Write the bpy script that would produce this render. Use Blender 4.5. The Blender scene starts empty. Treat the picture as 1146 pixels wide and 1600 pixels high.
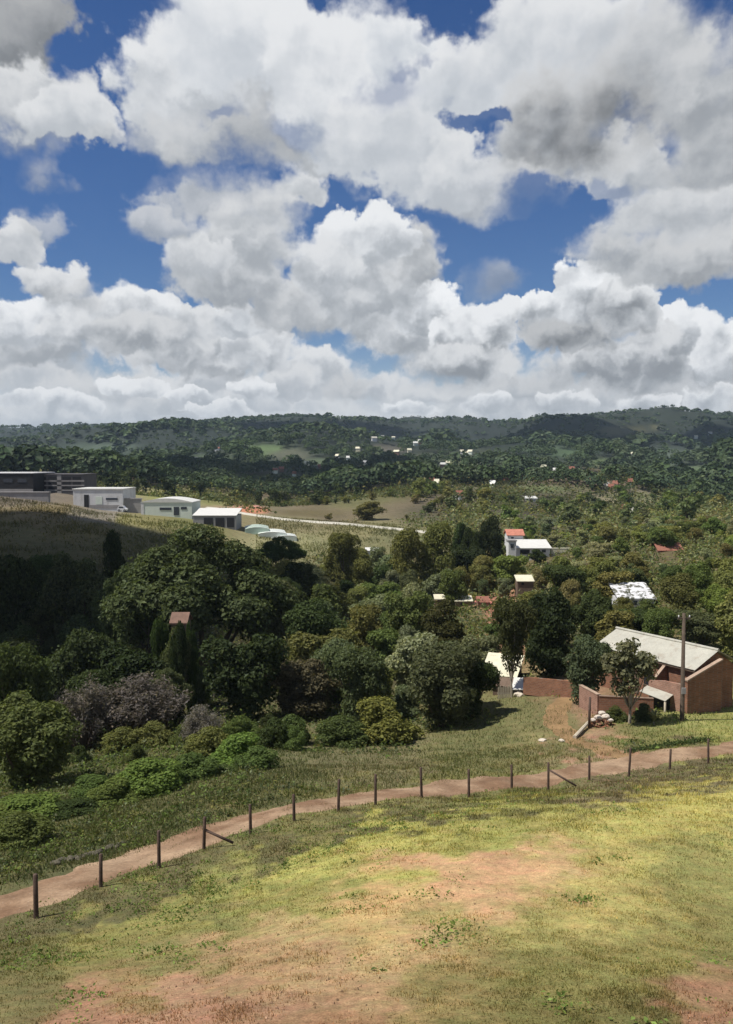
import bpy, bmesh, math, random
import numpy as np
from mathutils import Vector, Matrix

random.seed(11)
rng = np.random.default_rng(11)
scene = bpy.context.scene
COL = scene.collection

# ------------------------------------------------------------------ camera
F = 800.0 / math.tan(math.radians(30.0))        # focal length in photo pixels
PITCH = math.atan(80.0 / F)                     # looking slightly down
CZ = 20.0                                       # eye height above the house yard
cam_data = bpy.data.cameras.new('camera')
cam_data.sensor_fit = 'VERTICAL'
cam_data.angle = math.radians(60.0)
cam_data.clip_start = 0.2
cam_data.clip_end = 20000.0
cam = bpy.data.objects.new('camera', cam_data)
COL.objects.link(cam)
cam.location = (0, 0, CZ)
cam.rotation_euler = (math.radians(90) - PITCH, 0, 0)
scene.camera = cam


def ray(px, py):
    x = (px - 573.0) / F
    v = (800.0 - py) / F
    return np.array([x, math.cos(PITCH) + v * math.sin(PITCH), -math.sin(PITCH) + v * math.cos(PITCH)])


def at(px, py, Y):
    """World point at ground distance Y seen at photo pixel (px, py)."""
    d = ray(px, py)
    d = d * (Y / d[1])
    return np.array([d[0], d[1], d[2] + CZ])


# ------------------------------------------------------------------ light and exposure
SUN_EL = math.radians(60.0)
SUN_AZ = math.radians(-106.0)                   # from the left, a little behind the viewer
SUN_DIR = Vector((math.sin(SUN_AZ) * math.cos(SUN_EL), math.cos(SUN_AZ) * math.cos(SUN_EL), math.sin(SUN_EL)))
sun_data = bpy.data.lights.new('sun', 'SUN')
sun_data.energy = 5.0
sun_data.angle = math.radians(0.5)
sun_data.color = (1.0, 0.95, 0.86)
sun = bpy.data.objects.new('sun', sun_data)
sun.rotation_euler = SUN_DIR.to_track_quat('Z', 'Y').to_euler()
sun.location = (0, 0, 200)
COL.objects.link(sun)

vs = scene.view_settings
vs.view_transform = 'Standard'
vs.look = 'None'
vs.gamma = 1.0
vs.exposure = 0.3
vs.use_curve_mapping = False
scene.display_settings.display_device = 'sRGB'
cy = scene.cycles
cy.use_denoising = True
try:
    cy.denoiser = 'OPENIMAGEDENOISE'
except Exception:
    pass
cy.max_bounces = 6
cy.diffuse_bounces = 3
cy.glossy_bounces = 2
cy.transmission_bounces = 4
cy.volume_bounces = 1
cy.transparent_max_bounces = 8
cy.sample_clamp_indirect = 4.0


# ------------------------------------------------------------------ node helper
class NT:
    def __init__(self, tree):
        self.t = tree

    def n(self, typ, **kw):
        node = self.t.nodes.new(typ)
        for k, v in kw.items():
            setattr(node, k, v)
        return node

    def _set(self, sock, v):
        if isinstance(v, bpy.types.NodeSocket):
            self.t.links.new(v, sock)
        elif v is not None:
            if sock.type == 'RGBA' and isinstance(v, (tuple, list)) and len(v) == 3:
                v = (*v, 1.0)
            sock.default_value = v

    def m(self, op, a, b=None, c=None, clamp=False):
        node = self.n('ShaderNodeMath', operation=op, use_clamp=clamp)
        self._set(node.inputs[0], a)
        if b is not None:
            self._set(node.inputs[1], b)
        if c is not None:
            self._set(node.inputs[2], c)
        return node.outputs[0]

    def v(self, op, a, b=None, c=None):
        node = self.n('ShaderNodeVectorMath', operation=op)
        self._set(node.inputs[0], a)
        if b is not None:
            if op == 'SCALE':
                self._set(node.inputs[3], b)
            else:
                self._set(node.inputs[1], b)
        if c is not None:
            self._set(node.inputs[2], c)
        return node.outputs['Value'] if op in ('LENGTH', 'DOT_PRODUCT', 'DISTANCE') else node.outputs[0]

    def xyz(self, x, y, z):
        node = self.n('ShaderNodeCombineXYZ')
        for s, v in zip(node.inputs, (x, y, z)):
            self._set(s, v)
        return node.outputs[0]

    def sep(self, v):
        node = self.n('ShaderNodeSeparateXYZ')
        self._set(node.inputs[0], v)
        return node.outputs

    def noise(self, vec, scale, detail=5.0, rough=0.55, lac=2.0, dim='3D', dist=0.0):
        node = self.n('ShaderNodeTexNoise', noise_dimensions=dim)
        self._set(node.inputs['Vector'], vec)
        node.inputs['Scale'].default_value = scale
        node.inputs['Detail'].default_value = detail
        node.inputs['Roughness'].default_value = rough
        node.inputs['Lacunarity'].default_value = lac
        node.inputs['Distortion'].default_value = dist
        return node

    def vor(self, vec, scale, feature='SMOOTH_F1', smooth=0.4, rnd=1.0):
        node = self.n('ShaderNodeTexVoronoi', feature=feature)
        self._set(node.inputs['Vector'], vec)
        node.inputs['Scale'].default_value = scale
        if 'Smoothness' in node.inputs and feature == 'SMOOTH_F1':
            node.inputs['Smoothness'].default_value = smooth
        node.inputs['Randomness'].default_value = rnd
        return node.outputs['Distance']

    def vor2(self, vec, scale, smooth=0.35):
        node = self.n('ShaderNodeTexVoronoi', feature='SMOOTH_F1', voronoi_dimensions='2D')
        self._set(node.inputs['Vector'], vec)
        node.inputs['Scale'].default_value = scale
        node.inputs['Smoothness'].default_value = smooth
        return node.outputs['Distance']

    def mr(self, v, a, b, c=0.0, d=1.0, interp='LINEAR'):
        node = self.n('ShaderNodeMapRange', interpolation_type=interp)
        self._set(node.inputs[0], v)
        for i, x in enumerate((a, b, c, d)):
            self._set(node.inputs[i + 1], x)
        return node.outputs[0]

    def mix(self, fac, a, b, blend='MIX'):
        node = self.n('ShaderNodeMix', data_type='RGBA', blend_type=blend)
        node.clamp_factor = True
        self._set(node.inputs[0], fac)
        self._set(node.inputs[6], a)
        self._set(node.inputs[7], b)
        return node.outputs[2]

    def col2vec(self, c):
        node = self.n('ShaderNodeSeparateColor')
        self._set(node.inputs[0], c)
        return self.xyz(*node.outputs[:3])

    def vlerp(self, fac, a, b):
        return self.v('ADD', self.v('SCALE', a, self.m('SUBTRACT', 1.0, fac)), self.v('SCALE', b, fac))

    def ramp(self, fac, stops):
        node = self.n('ShaderNodeValToRGB')
        els = node.color_ramp.elements
        while len(els) < len(stops):
            els.new(0.5)
        for e, (p, c) in zip(els, stops):
            e.position = p
            e.color = (*c, 1.0) if len(c) == 3 else c
        self._set(node.inputs[0], fac)
        return node.outputs[0]


# ------------------------------------------------------------------ sky with cumulus clouds
# cloud puffs: direction given by where they stand in the view (x, y, half width, half height), grey of the base,
# white of the top, edge softness, opacity; far ones first
CLOUDS = [
    (573, 660, 1100, 95, .52, .68, .45, .95), (150, 635, 280, 80, .48, .70, .4, .95), (900, 640, 330, 70, .44, .68, .4, .9),
    (60, 575, 150, 45, .46, .64, .35, .95), (60, 600, 80, 40, .50, .66, .3, .9), (180, 610, 70, 32, .46, .63, .3, .9), (340, 600, 60, 26, .46, .66, .25, .9),
    (260, 630, 60, 22, .46, .66, .3, .9), (420, 625, 55, 24, .50, .70, .22, 1), (700, 610, 70, 28, .46, .64, .3, .9),
    (830, 610, 80, 26, .44, .60, .3, .9), (960, 615, 90, 28, .46, .62, .3, .9), (1090, 610, 80, 34, .42, .60, .3, .9),
    (600, 606, 46, 34, .46, .70, .2, 1), (655, 620, 55, 20, .48, .66, .25, 1), (505, 583, 52, 50, .45, .74, .16, 1), (455, 600, 38, 32, .46, .70, .2, 1),
    (545, 605, 45, 30, .36, .6, .3, 1),
    (30, 625, 46, 20, .46, .80, .14, 1), (110, 632, 50, 18, .48, .80, .14, 1), (175, 600, 42, 20, .44, .82, .13, 1), (235, 606, 38, 20, .46, .80, .14, 1), (300, 622, 44, 18, .46, .82, .14, 1), (395, 612, 40, 20, .46, .82, .13, 1),
    (345, 640, 50, 15, .5, .8, .15, 1), (760, 628, 48, 20, .44, .80, .14, 1), (880, 630, 52, 20, .42, .78, .14, 1), (1010, 628, 50, 20, .42, .80, .14, 1), (1110, 618, 48, 24, .42, .80, .14, 1), (640, 640, 60, 15, .48, .8, .15, 1),
    # left middle bank
    (330, 556, 130, 52, 0.35, 0.68, .3, 1), (70, 545, 120, 40, 0.37, 0.70, .3, .95), (410, 548, 70, 45, 0.39, 0.76, .25, 1), (370, 512, 55, 32, 0.45, 0.84, .16, 1),
    (290, 515, 60, 35, 0.39, 0.72, .2, 1), (30, 505, 85, 42, 0.45, 0.86, .16, 1), (105, 500, 80, 42, 0.41, 0.86, .16, 1), (150, 520, 100, 42, 0.37, 0.76, .22, 1),
    (210, 490, 75, 46, 0.37, 0.82, .16, 1), (215, 525, 95, 32, 0.33, 0.66, .3, 1), (85, 445, 58, 34, 0.37, 0.76, .2, 1), (125, 470, 60, 30, 0.35, 0.65, .4, .8),
    # right middle bank
    (700, 560, 130, 55, 0.31, 0.68, .35, 1), (620, 520, 90, 50, 0.35, 0.74, .25, 1), (650, 482, 72, 50, 0.35, 0.88, .13, 1), (745, 520, 80, 54, 0.29, 0.82, .15, 1),
    (720, 560, 75, 38, 0.28, 0.70, .25, 1), (1000, 575, 190, 50, 0.29, 0.68, .3, 1), (1070, 545, 75, 58, 0.33, 0.84, .14, 1), (1130, 555, 60, 55, 0.37, 0.84, .14, 1),
    (1020, 560, 70, 45, 0.29, 0.70, .25, 1), (905, 515, 120, 52, 0.19, 0.66, .2, 1), (845, 498, 48, 46, 0.31, 0.86, .13, 1), (930, 468, 92, 62, 0.29, 0.90, .11, 1),
    (975, 490, 60, 52, 0.25, 0.76, .18, 1), (880, 530, 75, 25, 0.17, 0.50, .3, .9),
    (765, 440, 55, 36, 0.31, 0.56, .8, .55),
    # middle towers
    (470, 480, 120, 62, .36, 0.62, 0.41, 1), (360, 430, 95, 80, .36, 0.68, 0.27, 1), (400, 380, 90, 62, .40, 0.68, 0.34, 1), (310, 405, 55, 50, .42, 0.72, 0.27, .95),
    (560, 440, 110, 80, .38, 0.70, 0.27, 1), (640, 405, 46, 60, .34, 0.62, 0.34, 1), (565, 385, 70, 60, .42, 0.82, 0.18, 1), (500, 420, 65, 55, .40, 0.74, 0.24, 1),
    (370, 300, 140, 52, .40, 0.64, 0.47, .9), (255, 350, 75, 38, .42, 0.62, 0.54, .85), (470, 280, 62, 52, .42, 0.72, 0.34, 1), (420, 330, 80, 52, .42, 0.66, 0.41, 1),
    (20, 385, 55, 52, .46, 0.72, 0.27, 1), (70, 350, 62, 40, .42, 0.62, 0.68, .7), (75, 265, 38, 30, .36, 0.56, 1.22, .5),
    (40, 215, 90, 30, .36, 0.51, 1.08, .6),
    # upper clouds
    (1100, 400, 160, 70, .30, 0.62, 0.34, 1), (1010, 400, 110, 55, .36, 0.60, 0.54, .9), (1080, 320, 130, 75, .40, 0.68, 0.34, 1), (985, 265, 75, 52, .42, 0.70, 0.27, 1),
    (1110, 230, 130, 80, .34, 0.58, 0.47, 1),
    (420, 170, 220, 120, .40, 0.70, 0.34, 1), (270, 138, 114, 100, .46, 0.76, 0.24, 1), (268, 208, 85, 50, .40, 0.62, 0.61, .8), (450, 200, 90, 55, .30, 0.50, 0.94, .7),
    (400, 80, 170, 100, .56, 0.78, 0.27, 1), (560, 130, 150, 160, .52, 0.78, 0.27, 1), (620, 230, 90, 110, .52, 0.74, 0.34, 1), (740, 290, 105, 60, .42, 0.72, 0.41, .95),
    (690, 275, 58, 55, .5, 0.72, 0.47, .9), (620, 40, 55, 62, .58, 0.80, 0.27, 1), (760, 130, 130, 100, .54, 0.78, 0.34, 1), (880, 70, 210, 110, .52, 0.74, 0.34, 1), (1050, 110, 190, 120, .36, 0.62, 0.47, 1),
    (385, 228, 95, 36, .34, .50, .9, .75), (860, 210, 120, 110, .34, 0.66, 0.47, 1), (905, 195, 130, 88, .14, 0.40, 1.08, 1), (1080, 130, 90, 90, .34, 0.60, 0.68, .8), (830, 290, 70, 45, .40, 0.61, 0.68, .9),
    (38, 56, 80, 120, .22, 0.42, 0.34, 1), (30, 165, 105, 66, .40, 0.68, 0.34, 1), (95, 195, 78, 48, .48, 0.72, 0.27, 1), (150, 222, 36, 22, .42, 0.62, 0.54, .7), (190, 2, 90, 10, .28, 0.42, 0.94, .7),
]

# breaks in the cloud where the blue shows: x, y, half width, half height, edge softness, opacity
GAPS = [(735, 196, 62, 24, .35, .9), (215, 30, 60, 42, .35, .8), (612, 128, 40, 44, 1.1, .45), (470, 196, 62, 26, 1.1, .5), (245, 262, 80, 30, .6, .75), (835, 302, 74, 40, .5, .85), (548, 292, 34, 42, .5, .7), (688, 340, 52, 28, .5, .7),
        (640, 92, 24, 22, 1.0, .5), (330, 190, 40, 20, .7, .5), (905, 330, 50, 34, .5, .7), (60, 300, 70, 36, .6, .7), (480, 340, 34, 26, .6, .5), (700, 30, 60, 26, .4, .7), (960, 290, 44, 22, .6, .45), (120, 400, 60, 26, .5, .6)]


def az_el(px, py):
    d = ray(px, py)
    return math.atan2(d[0], d[1]), math.atan2(d[2], math.hypot(d[0], d[1]))


def build_world():
    world = bpy.data.worlds.new('World')
    scene.world = world
    world.use_nodes = True
    t = world.node_tree
    t.nodes.clear()
    N = NT(t)
    STR = 0.09
    CK = 0.85 / STR                                  # cloud brightness in sky units
    out = N.n('ShaderNodeOutputWorld')
    bg = N.n('ShaderNodeBackground')
    bg.inputs['Strength'].default_value = STR
    sky = N.n('ShaderNodeTexSky')
    sky.sky_type = 'NISHITA'
    sky.sun_disc = False
    sky.sun_elevation = SUN_EL
    sky.sun_rotation = SUN_AZ
    sky.altitude = 1300
    sky.air_density = 1.0
    sky.dust_density = 0.4
    sky.ozone_density = 2.0
    hs = N.n('ShaderNodeHueSaturation')
    hs.inputs['Saturation'].default_value = 1.30
    hs.inputs['Hue'].default_value = 0.512
    hs.inputs['Value'].default_value = 0.72
    t.links.new(sky.outputs[0], hs.inputs['Color'])
    tc = N.n('ShaderNodeTexCoord')
    d = tc.outputs['Generated']
    dx, dy, dz = N.sep(d)
    az = N.m('ARCTAN2', dx, dy)
    hyp = N.m('SQRT', N.m('ADD', N.m('MULTIPLY', dx, dx), N.m('MULTIPLY', dy, dy)))
    el = N.m('ARCTAN2', dz, hyp)
    el_w = el
    Q = N.xyz(N.m('MULTIPLY', az, N.m('COSINE', el)), el, 0.0)
    far = N.mr(el, 0.06, 0.36, 1.0, 0.0, interp='SMOOTHSTEP')       # clouds low over the horizon are farther: finer billows
    near = N.m('SUBTRACT', 1.0, far)

    def blend(a_near, a_far):
        return N.m('ADD', N.m('MULTIPLY', a_near, near), N.m('MULTIPLY', a_far, far))

    wn = N.noise(Q, 7.0, 5.0, 0.60, dim='2D')
    warp = N.v('SUBTRACT', N.col2vec(wn.outputs['Color']), (0.5, 0.5, 0.5))
    wn2 = N.noise(Q, 28.0, 4.0, 0.6, dim='2D')
    warp2 = N.v('SUBTRACT', N.col2vec(wn2.outputs['Color']), (0.5, 0.5, 0.5))
    P0 = N.xyz(az, el, 0.0)
    amp1 = N.m('SUBTRACT', 0.105, N.m('MULTIPLY', far, 0.075))
    amp2 = N.m('SUBTRACT', 0.030, N.m('MULTIPLY', far, 0.010))
    Pw = N.v('ADD', N.v('ADD', P0, N.v('SCALE', warp, amp1)), N.v('SCALE', warp2, amp2))
    Qw = N.v('ADD', Q, N.v('SCALE', warp2, 0.045))
    QL = N.v('ADD', Qw, (-0.008, 0.016, 0.0))

    def field(q, qn):
        big = N.m('SUBTRACT', 0.42, N.vor2(q, 14.0))
        mid = N.m('SUBTRACT', 0.42, N.vor2(q, 30.0))
        sml = N.m('SUBTRACT', 0.42, N.vor2(q, 62.0))
        fbn = N.m('SUBTRACT', N.noise(qn, 15.0, 6.0, 0.6, dim='2D').outputs[0], 0.5)
        return big, mid, sml, fbn

    b1, m1, s1, f1 = field(Qw, Q)
    b2, m2, s2, f2 = field(QL, N.v('ADD', Q, (-0.008, 0.016, 0.0)))
    edge = N.m('ADD', blend(N.m('ADD', N.m('MULTIPLY', b1, 0.32), N.m('MULTIPLY', m1, 0.20)), N.m('ADD', N.m('MULTIPLY', m1, 0.34), N.m('MULTIPLY', s1, 0.30))),
               N.m('MULTIPLY', f1, blend(0.85, 0.60)))
    # shading: the same field sampled a little towards the light gives lit and shaded sides of the billows
    shade = N.m('ADD', blend(N.m('ADD', N.m('MULTIPLY', N.m('SUBTRACT', b1, b2), 0.9), N.m('MULTIPLY', N.m('SUBTRACT', m1, m2), 0.35)),
                             N.m('ADD', N.m('MULTIPLY', N.m('SUBTRACT', m1, m2), 0.75), N.m('MULTIPLY', N.m('SUBTRACT', s1, s2), 0.38))),
                N.m('MULTIPLY', N.m('SUBTRACT', f1, f2), 1.1))
    soft = N.noise(Q, 6.0, 3.0, 0.5, dim='2D').outputs[0]
    shade = N.m('ADD', shade, N.m('MULTIPLY', N.m('SUBTRACT', soft, 0.5), 0.5))

    fr = N.noise(N.v('ADD', Q, (3.7, 1.3, 0.0)), 9.0, 3.0, 0.55, dim='2D').outputs[0]
    fray = N.m('ADD', N.mr(fr, 0.42, 0.72, 0.6, 2.0, interp='SMOOTHSTEP'), 0.0)     # crisp heads here, frayed veils there

    # one puff
    g = bpy.data.node_groups.new('cloud_puff', 'ShaderNodeTree')
    for nm, st in (('Color', 'NodeSocketVector'), ('P', 'NodeSocketVector'), ('Edge', 'NodeSocketFloat'), ('Shade', 'NodeSocketFloat'),
                   ('Center', 'NodeSocketVector'), ('InvR', 'NodeSocketVector'), ('Lo', 'NodeSocketFloat'), ('Hi', 'NodeSocketFloat'),
                   ('Soft', 'NodeSocketFloat'), ('Opacity', 'NodeSocketFloat'), ('Fray', 'NodeSocketFloat')):
        g.interface.new_socket(nm, in_out='INPUT', socket_type=st)
    g.interface.new_socket('Color', in_out='OUTPUT', socket_type='NodeSocketVector')
    G = NT(g)
    gi = g.nodes.new('NodeGroupInput')
    go = g.nodes.new('NodeGroupOutput')
    I = gi.outputs
    # the vanishing share of Color makes the renderer finish one puff before it starts the next (shader stack)
    pp = G.v('MULTIPLY_ADD', I['Color'], (1e-12, 1e-12, 1e-12), I['P'])
    q = G.v('MULTIPLY', G.v('SUBTRACT', pp, I['Center']), I['InvR'])
    x, y, z = G.sep(q)                                              # z is nil, but an unused socket would stay on the stack
    yf = G.m('ADD', G.m('MAXIMUM', y, 0.0), G.m('MULTIPLY', G.m('MINIMUM', y, 0.0), 1.25))
    r = G.m('SQRT', G.m('ADD', G.m('MULTIPLY_ADD', x, x, z), G.m('MULTIPLY', yf, yf)))
    f = G.m('ADD', G.m('SUBTRACT', 1.0, r), I['Edge'])
    a = G.m('MULTIPLY', G.mr(f, G.m('MULTIPLY', I['Soft'], -0.3), G.m('MULTIPLY', I['Soft'], I['Fray']), interp='SMOOTHSTEP'), I['Opacity'])
    s = G.m('ADD', G.m('MULTIPLY', y, 0.55), G.m('ADD', 0.50, G.m('MULTIPLY', I['Shade'], 0.72)))
    thin = G.m('MULTIPLY', G.mr(f, 0.0, 0.45, 1.0, 0.0), 0.24)
    s = G.mr(G.m('ADD', s, thin), 0.0, 1.0, interp='SMOOTHSTEP')
    val = G.m('ADD', I['Lo'], G.m('MULTIPLY', s, G.m('SUBTRACT', I['Hi'], I['Lo'])))
    val = G.m('MULTIPLY', val, CK)
    # (vector maths only: every implicit socket conversion would cost stack space in a chain this long)
    tint = G.v('ADD', (0.93, 0.99, 1.07), G.v('SCALE', (0.055, 0.01, -0.05), s))
    res = G.v('ADD', G.v('SCALE', I['Color'], G.m('SUBTRACT', 1.0, a)), G.v('SCALE', tint, G.m('MULTIPLY', val, a)))
    g.links.new(res, go.inputs[0])

    # one break: the clear sky behind, let through with the same ragged edge
    gg = g.copy()
    gg.name = 'cloud_break'
    gg.interface.new_socket('Base', in_out='INPUT', socket_type='NodeSocketVector')
    G2 = NT(gg)
    gi2 = next(n for n in gg.nodes if n.type == 'GROUP_INPUT')
    go2 = next(n for n in gg.nodes if n.type == 'GROUP_OUTPUT')
    old = go2.inputs[0].links[0].from_node                           # ADD(SCALE(color, 1 - a), SCALE(tint, ...))
    keep_sc = old.inputs[0].links[0].from_node
    inv = keep_sc.inputs[3].links[0].from_node
    alpha = inv.inputs[1].links[0].from_socket
    gg.links.new(G2.v('ADD', keep_sc.outputs[0], G2.v('SCALE', gi2.outputs['Base'], alpha)), go2.inputs[0])

    # generic broken cloud all round, so that the sky goes on outside the picture the same way
    dn = N.v('DIVIDE', d, N.xyz(N.m('ADD', N.m('MAXIMUM', dz, 0.0), 0.18), N.m('ADD', N.m('MAXIMUM', dz, 0.0), 0.18), 1.0))
    gn = N.noise(dn, 1.5, 8.0, 0.58).outputs[0]
    gn2 = N.noise(N.v('ADD', dn, (0.06, -0.02, 0.1)), 1.5, 8.0, 0.58).outputs[0]
    out_of_view = N.m('MAXIMUM', N.mr(N.m('ABSOLUTE', az), 0.44, 0.60, interp='SMOOTHSTEP'), N.mr(el, 0.49, 0.62, interp='SMOOTHSTEP'))
    ga = N.m('MULTIPLY', N.mr(gn, 0.46, 0.56, interp='SMOOTHSTEP'), out_of_view)
    gs = N.mr(N.m('ADD', N.m('MULTIPLY', N.m('SUBTRACT', gn, gn2), 4.0), N.m('SUBTRACT', 1.05, gn)), 0.1, 0.9)
    gcol = N.v('SCALE', (0.97, 1.0, 1.03), N.m('MULTIPLY', N.mr(gs, 0.0, 1.0, 0.28, 0.70), CK))
    cur = N.vlerp(ga, N.col2vec(hs.outputs[0]), gcol)
    # thin veil low over the horizon
    veil = N.mr(el, 0.0, 0.16, 0.55, 0.0, interp='SMOOTHSTEP')
    cur = N.vlerp(veil, cur, (0.54 * CK, 0.59 * CK, 0.65 * CK))
    base = cur
    t.links.new(base, bg.inputs['Color'])

    # the view is cut into cells that each carry only the puffs near them (the renderer skips the other branches)
    cells = []

    def cell(x0, x1, y0, y1):
        cells.append(1)
        c = N.v('ADD', base, (1e-7 * len(cells), 0.0, 0.0))          # a difference too small to see keeps the branches apart
        for (cx, cyy, rx, ry, lo, hi, sf, op) in CLOUDS:
            mx, my = rx * 1.5 + 50, ry * 1.5 + 50
            if cx + mx < x0 or cx - mx > x1 or cyy + my < y0 or cyy - my > y1:
                continue
            a0, e0 = az_el(cx, cyy)
            a1, _ = az_el(cx + 1.0, cyy)
            _, e1 = az_el(cx, cyy - 1.0)
            node = N.n('ShaderNodeGroup')
            node.node_tree = g
            N._set(node.inputs['Color'], c)
            N._set(node.inputs['P'], Pw)
            N._set(node.inputs['Edge'], edge)
            N._set(node.inputs['Shade'], shade)
            N._set(node.inputs['Fray'], fray)
            node.inputs['Center'].default_value = (a0, e0, 0)
            node.inputs['InvR'].default_value = (1.0 / (rx * (a1 - a0)), 1.0 / (ry * (e1 - e0)), 0)
            node.inputs['Lo'].default_value = lo
            node.inputs['Hi'].default_value = hi
            node.inputs['Soft'].default_value = sf
            node.inputs['Opacity'].default_value = op
            c = node.outputs[0]
        for (cx, cyy, rx, ry, sf, op) in GAPS:
            mx, my = rx * 1.5 + 50, ry * 1.5 + 50
            if cx + mx < x0 or cx - mx > x1 or cyy + my < y0 or cyy - my > y1:
                continue
            a0, e0 = az_el(cx, cyy)
            a1, _ = az_el(cx + 1.0, cyy)
            _, e1 = az_el(cx, cyy - 1.0)
            node = N.n('ShaderNodeGroup')
            node.node_tree = gg
            for nm, v in (('Color', c), ('P', Pw), ('Edge', edge), ('Shade', shade), ('Fray', fray), ('Base', base)):
                N._set(node.inputs[nm], v)
            node.inputs['Center'].default_value = (a0, e0, 0)
            node.inputs['InvR'].default_value = (1.0 / (rx * (a1 - a0)), 1.0 / (ry * (e1 - e0)), 0)
            node.inputs['Soft'].default_value = sf
            node.inputs['Opacity'].default_value = op
            c = node.outputs[0]
        b = N.n('ShaderNodeBackground')
        b.inputs['Strength'].default_value = STR
        t.links.new(c, b.inputs['Color'])
        return b.outputs[0]

    def switch(fac, s0, s1):
        ms = N.n('ShaderNodeMixShader')
        t.links.new(fac, ms.inputs[0])
        t.links.new(s0, ms.inputs[1])
        t.links.new(s1, ms.inputs[2])
        return ms.outputs[0]

    sx = N.m('DIVIDE', dx, N.m('MAXIMUM', dy, 0.001))                # tangent of the bearing
    XS = (-400, 286, 573, 860, 1546)
    YS = (-330, 90, 210, 320, 430, 530, 620, 800)
    cols = []
    for i in range(len(XS) - 1):
        rows = [cell(XS[i], XS[i + 1], YS[j], YS[j + 1]) for j in range(len(YS) - 1)]
        cur = rows[0]
        for j in range(1, len(rows)):
            e = az_el(573, YS[j])[1]
            cur = switch(N.m('LESS_THAN', el_w, e), cur, rows[j])
        cols.append(cur)
    cur = cols[0]
    for i in range(1, len(cols)):
        cur = switch(N.m('GREATER_THAN', sx, (XS[i] - 573.0) / F), cur, cols[i])
    inview = N.m('MULTIPLY', N.m('MULTIPLY', N.m('LESS_THAN', N.m('ABSOLUTE', az), 0.61), N.m('GREATER_THAN', dy, 0.0)),
                 N.m('MULTIPLY', N.m('LESS_THAN', el, 0.63), N.m('GREATER_THAN', el, -0.02)))
    t.links.new(switch(inview, bg.outputs[0], cur), out.inputs[0])
    world.cycles.sampling_method = 'MANUAL'
    world.cycles.sample_map_resolution = 512


build_world()
HAZE = 0.00009


# ------------------------------------------------------------------ numeric helpers
def _hash(ix, iy, seed):
    n = (ix.astype(np.int64) * 374761393 + iy.astype(np.int64) * 668265263 + seed * 974711) & 0x7fffffff
    n = ((n ^ (n >> 13)) * 1274126177) & 0x7fffffff
    n = (n ^ (n >> 16)) & 0xffff
    return n / 65535.0


def vnoise(x, y, seed=0):
    x = np.asarray(x, float)
    y = np.asarray(y, float)
    ix, iy = np.floor(x), np.floor(y)
    fx, fy = x - ix, y - iy
    fx = fx * fx * fx * (fx * (fx * 6 - 15) + 10)
    fy = fy * fy * fy * (fy * (fy * 6 - 15) + 10)
    a, b = _hash(ix, iy, seed), _hash(ix + 1, iy, seed)
    c, d = _hash(ix, iy + 1, seed), _hash(ix + 1, iy + 1, seed)
    return (a + (b - a) * fx) * (1 - fy) + (c + (d - c) * fx) * fy


def fbm(x, y, octv=4, seed=0, gain=0.5):
    s, amp, tot = 0.0, 1.0, 0.0
    for k in range(octv):
        s = s + amp * (vnoise(x * 2 ** k + 17.3 * k, y * 2 ** k - 9.1 * k, seed + k) - 0.5)
        tot += amp
        amp *= gain
    return s / tot * 2.0


def sstep(a, b, x):
    t = np.clip((np.asarray(x, float) - a) / (b - a), 0, 1)
    return t * t * (3 - 2 * t)


def lin(c):
    c = np.asarray(c, float) / 255.0
    return np.where(c <= 0.04045, c / 12.92, ((c + 0.055) / 1.055) ** 2.4)


def project(x, y, z):
    """Where a world point falls in the photograph (pixels)."""
    z = np.asarray(z, float) - CZ
    f = y * math.cos(PITCH) - z * math.sin(PITCH)
    v = y * math.sin(PITCH) + z * math.cos(PITCH)
    f = np.maximum(f, 1e-3)
    return 573 + F * x / f, 800 - F * v / f


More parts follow.
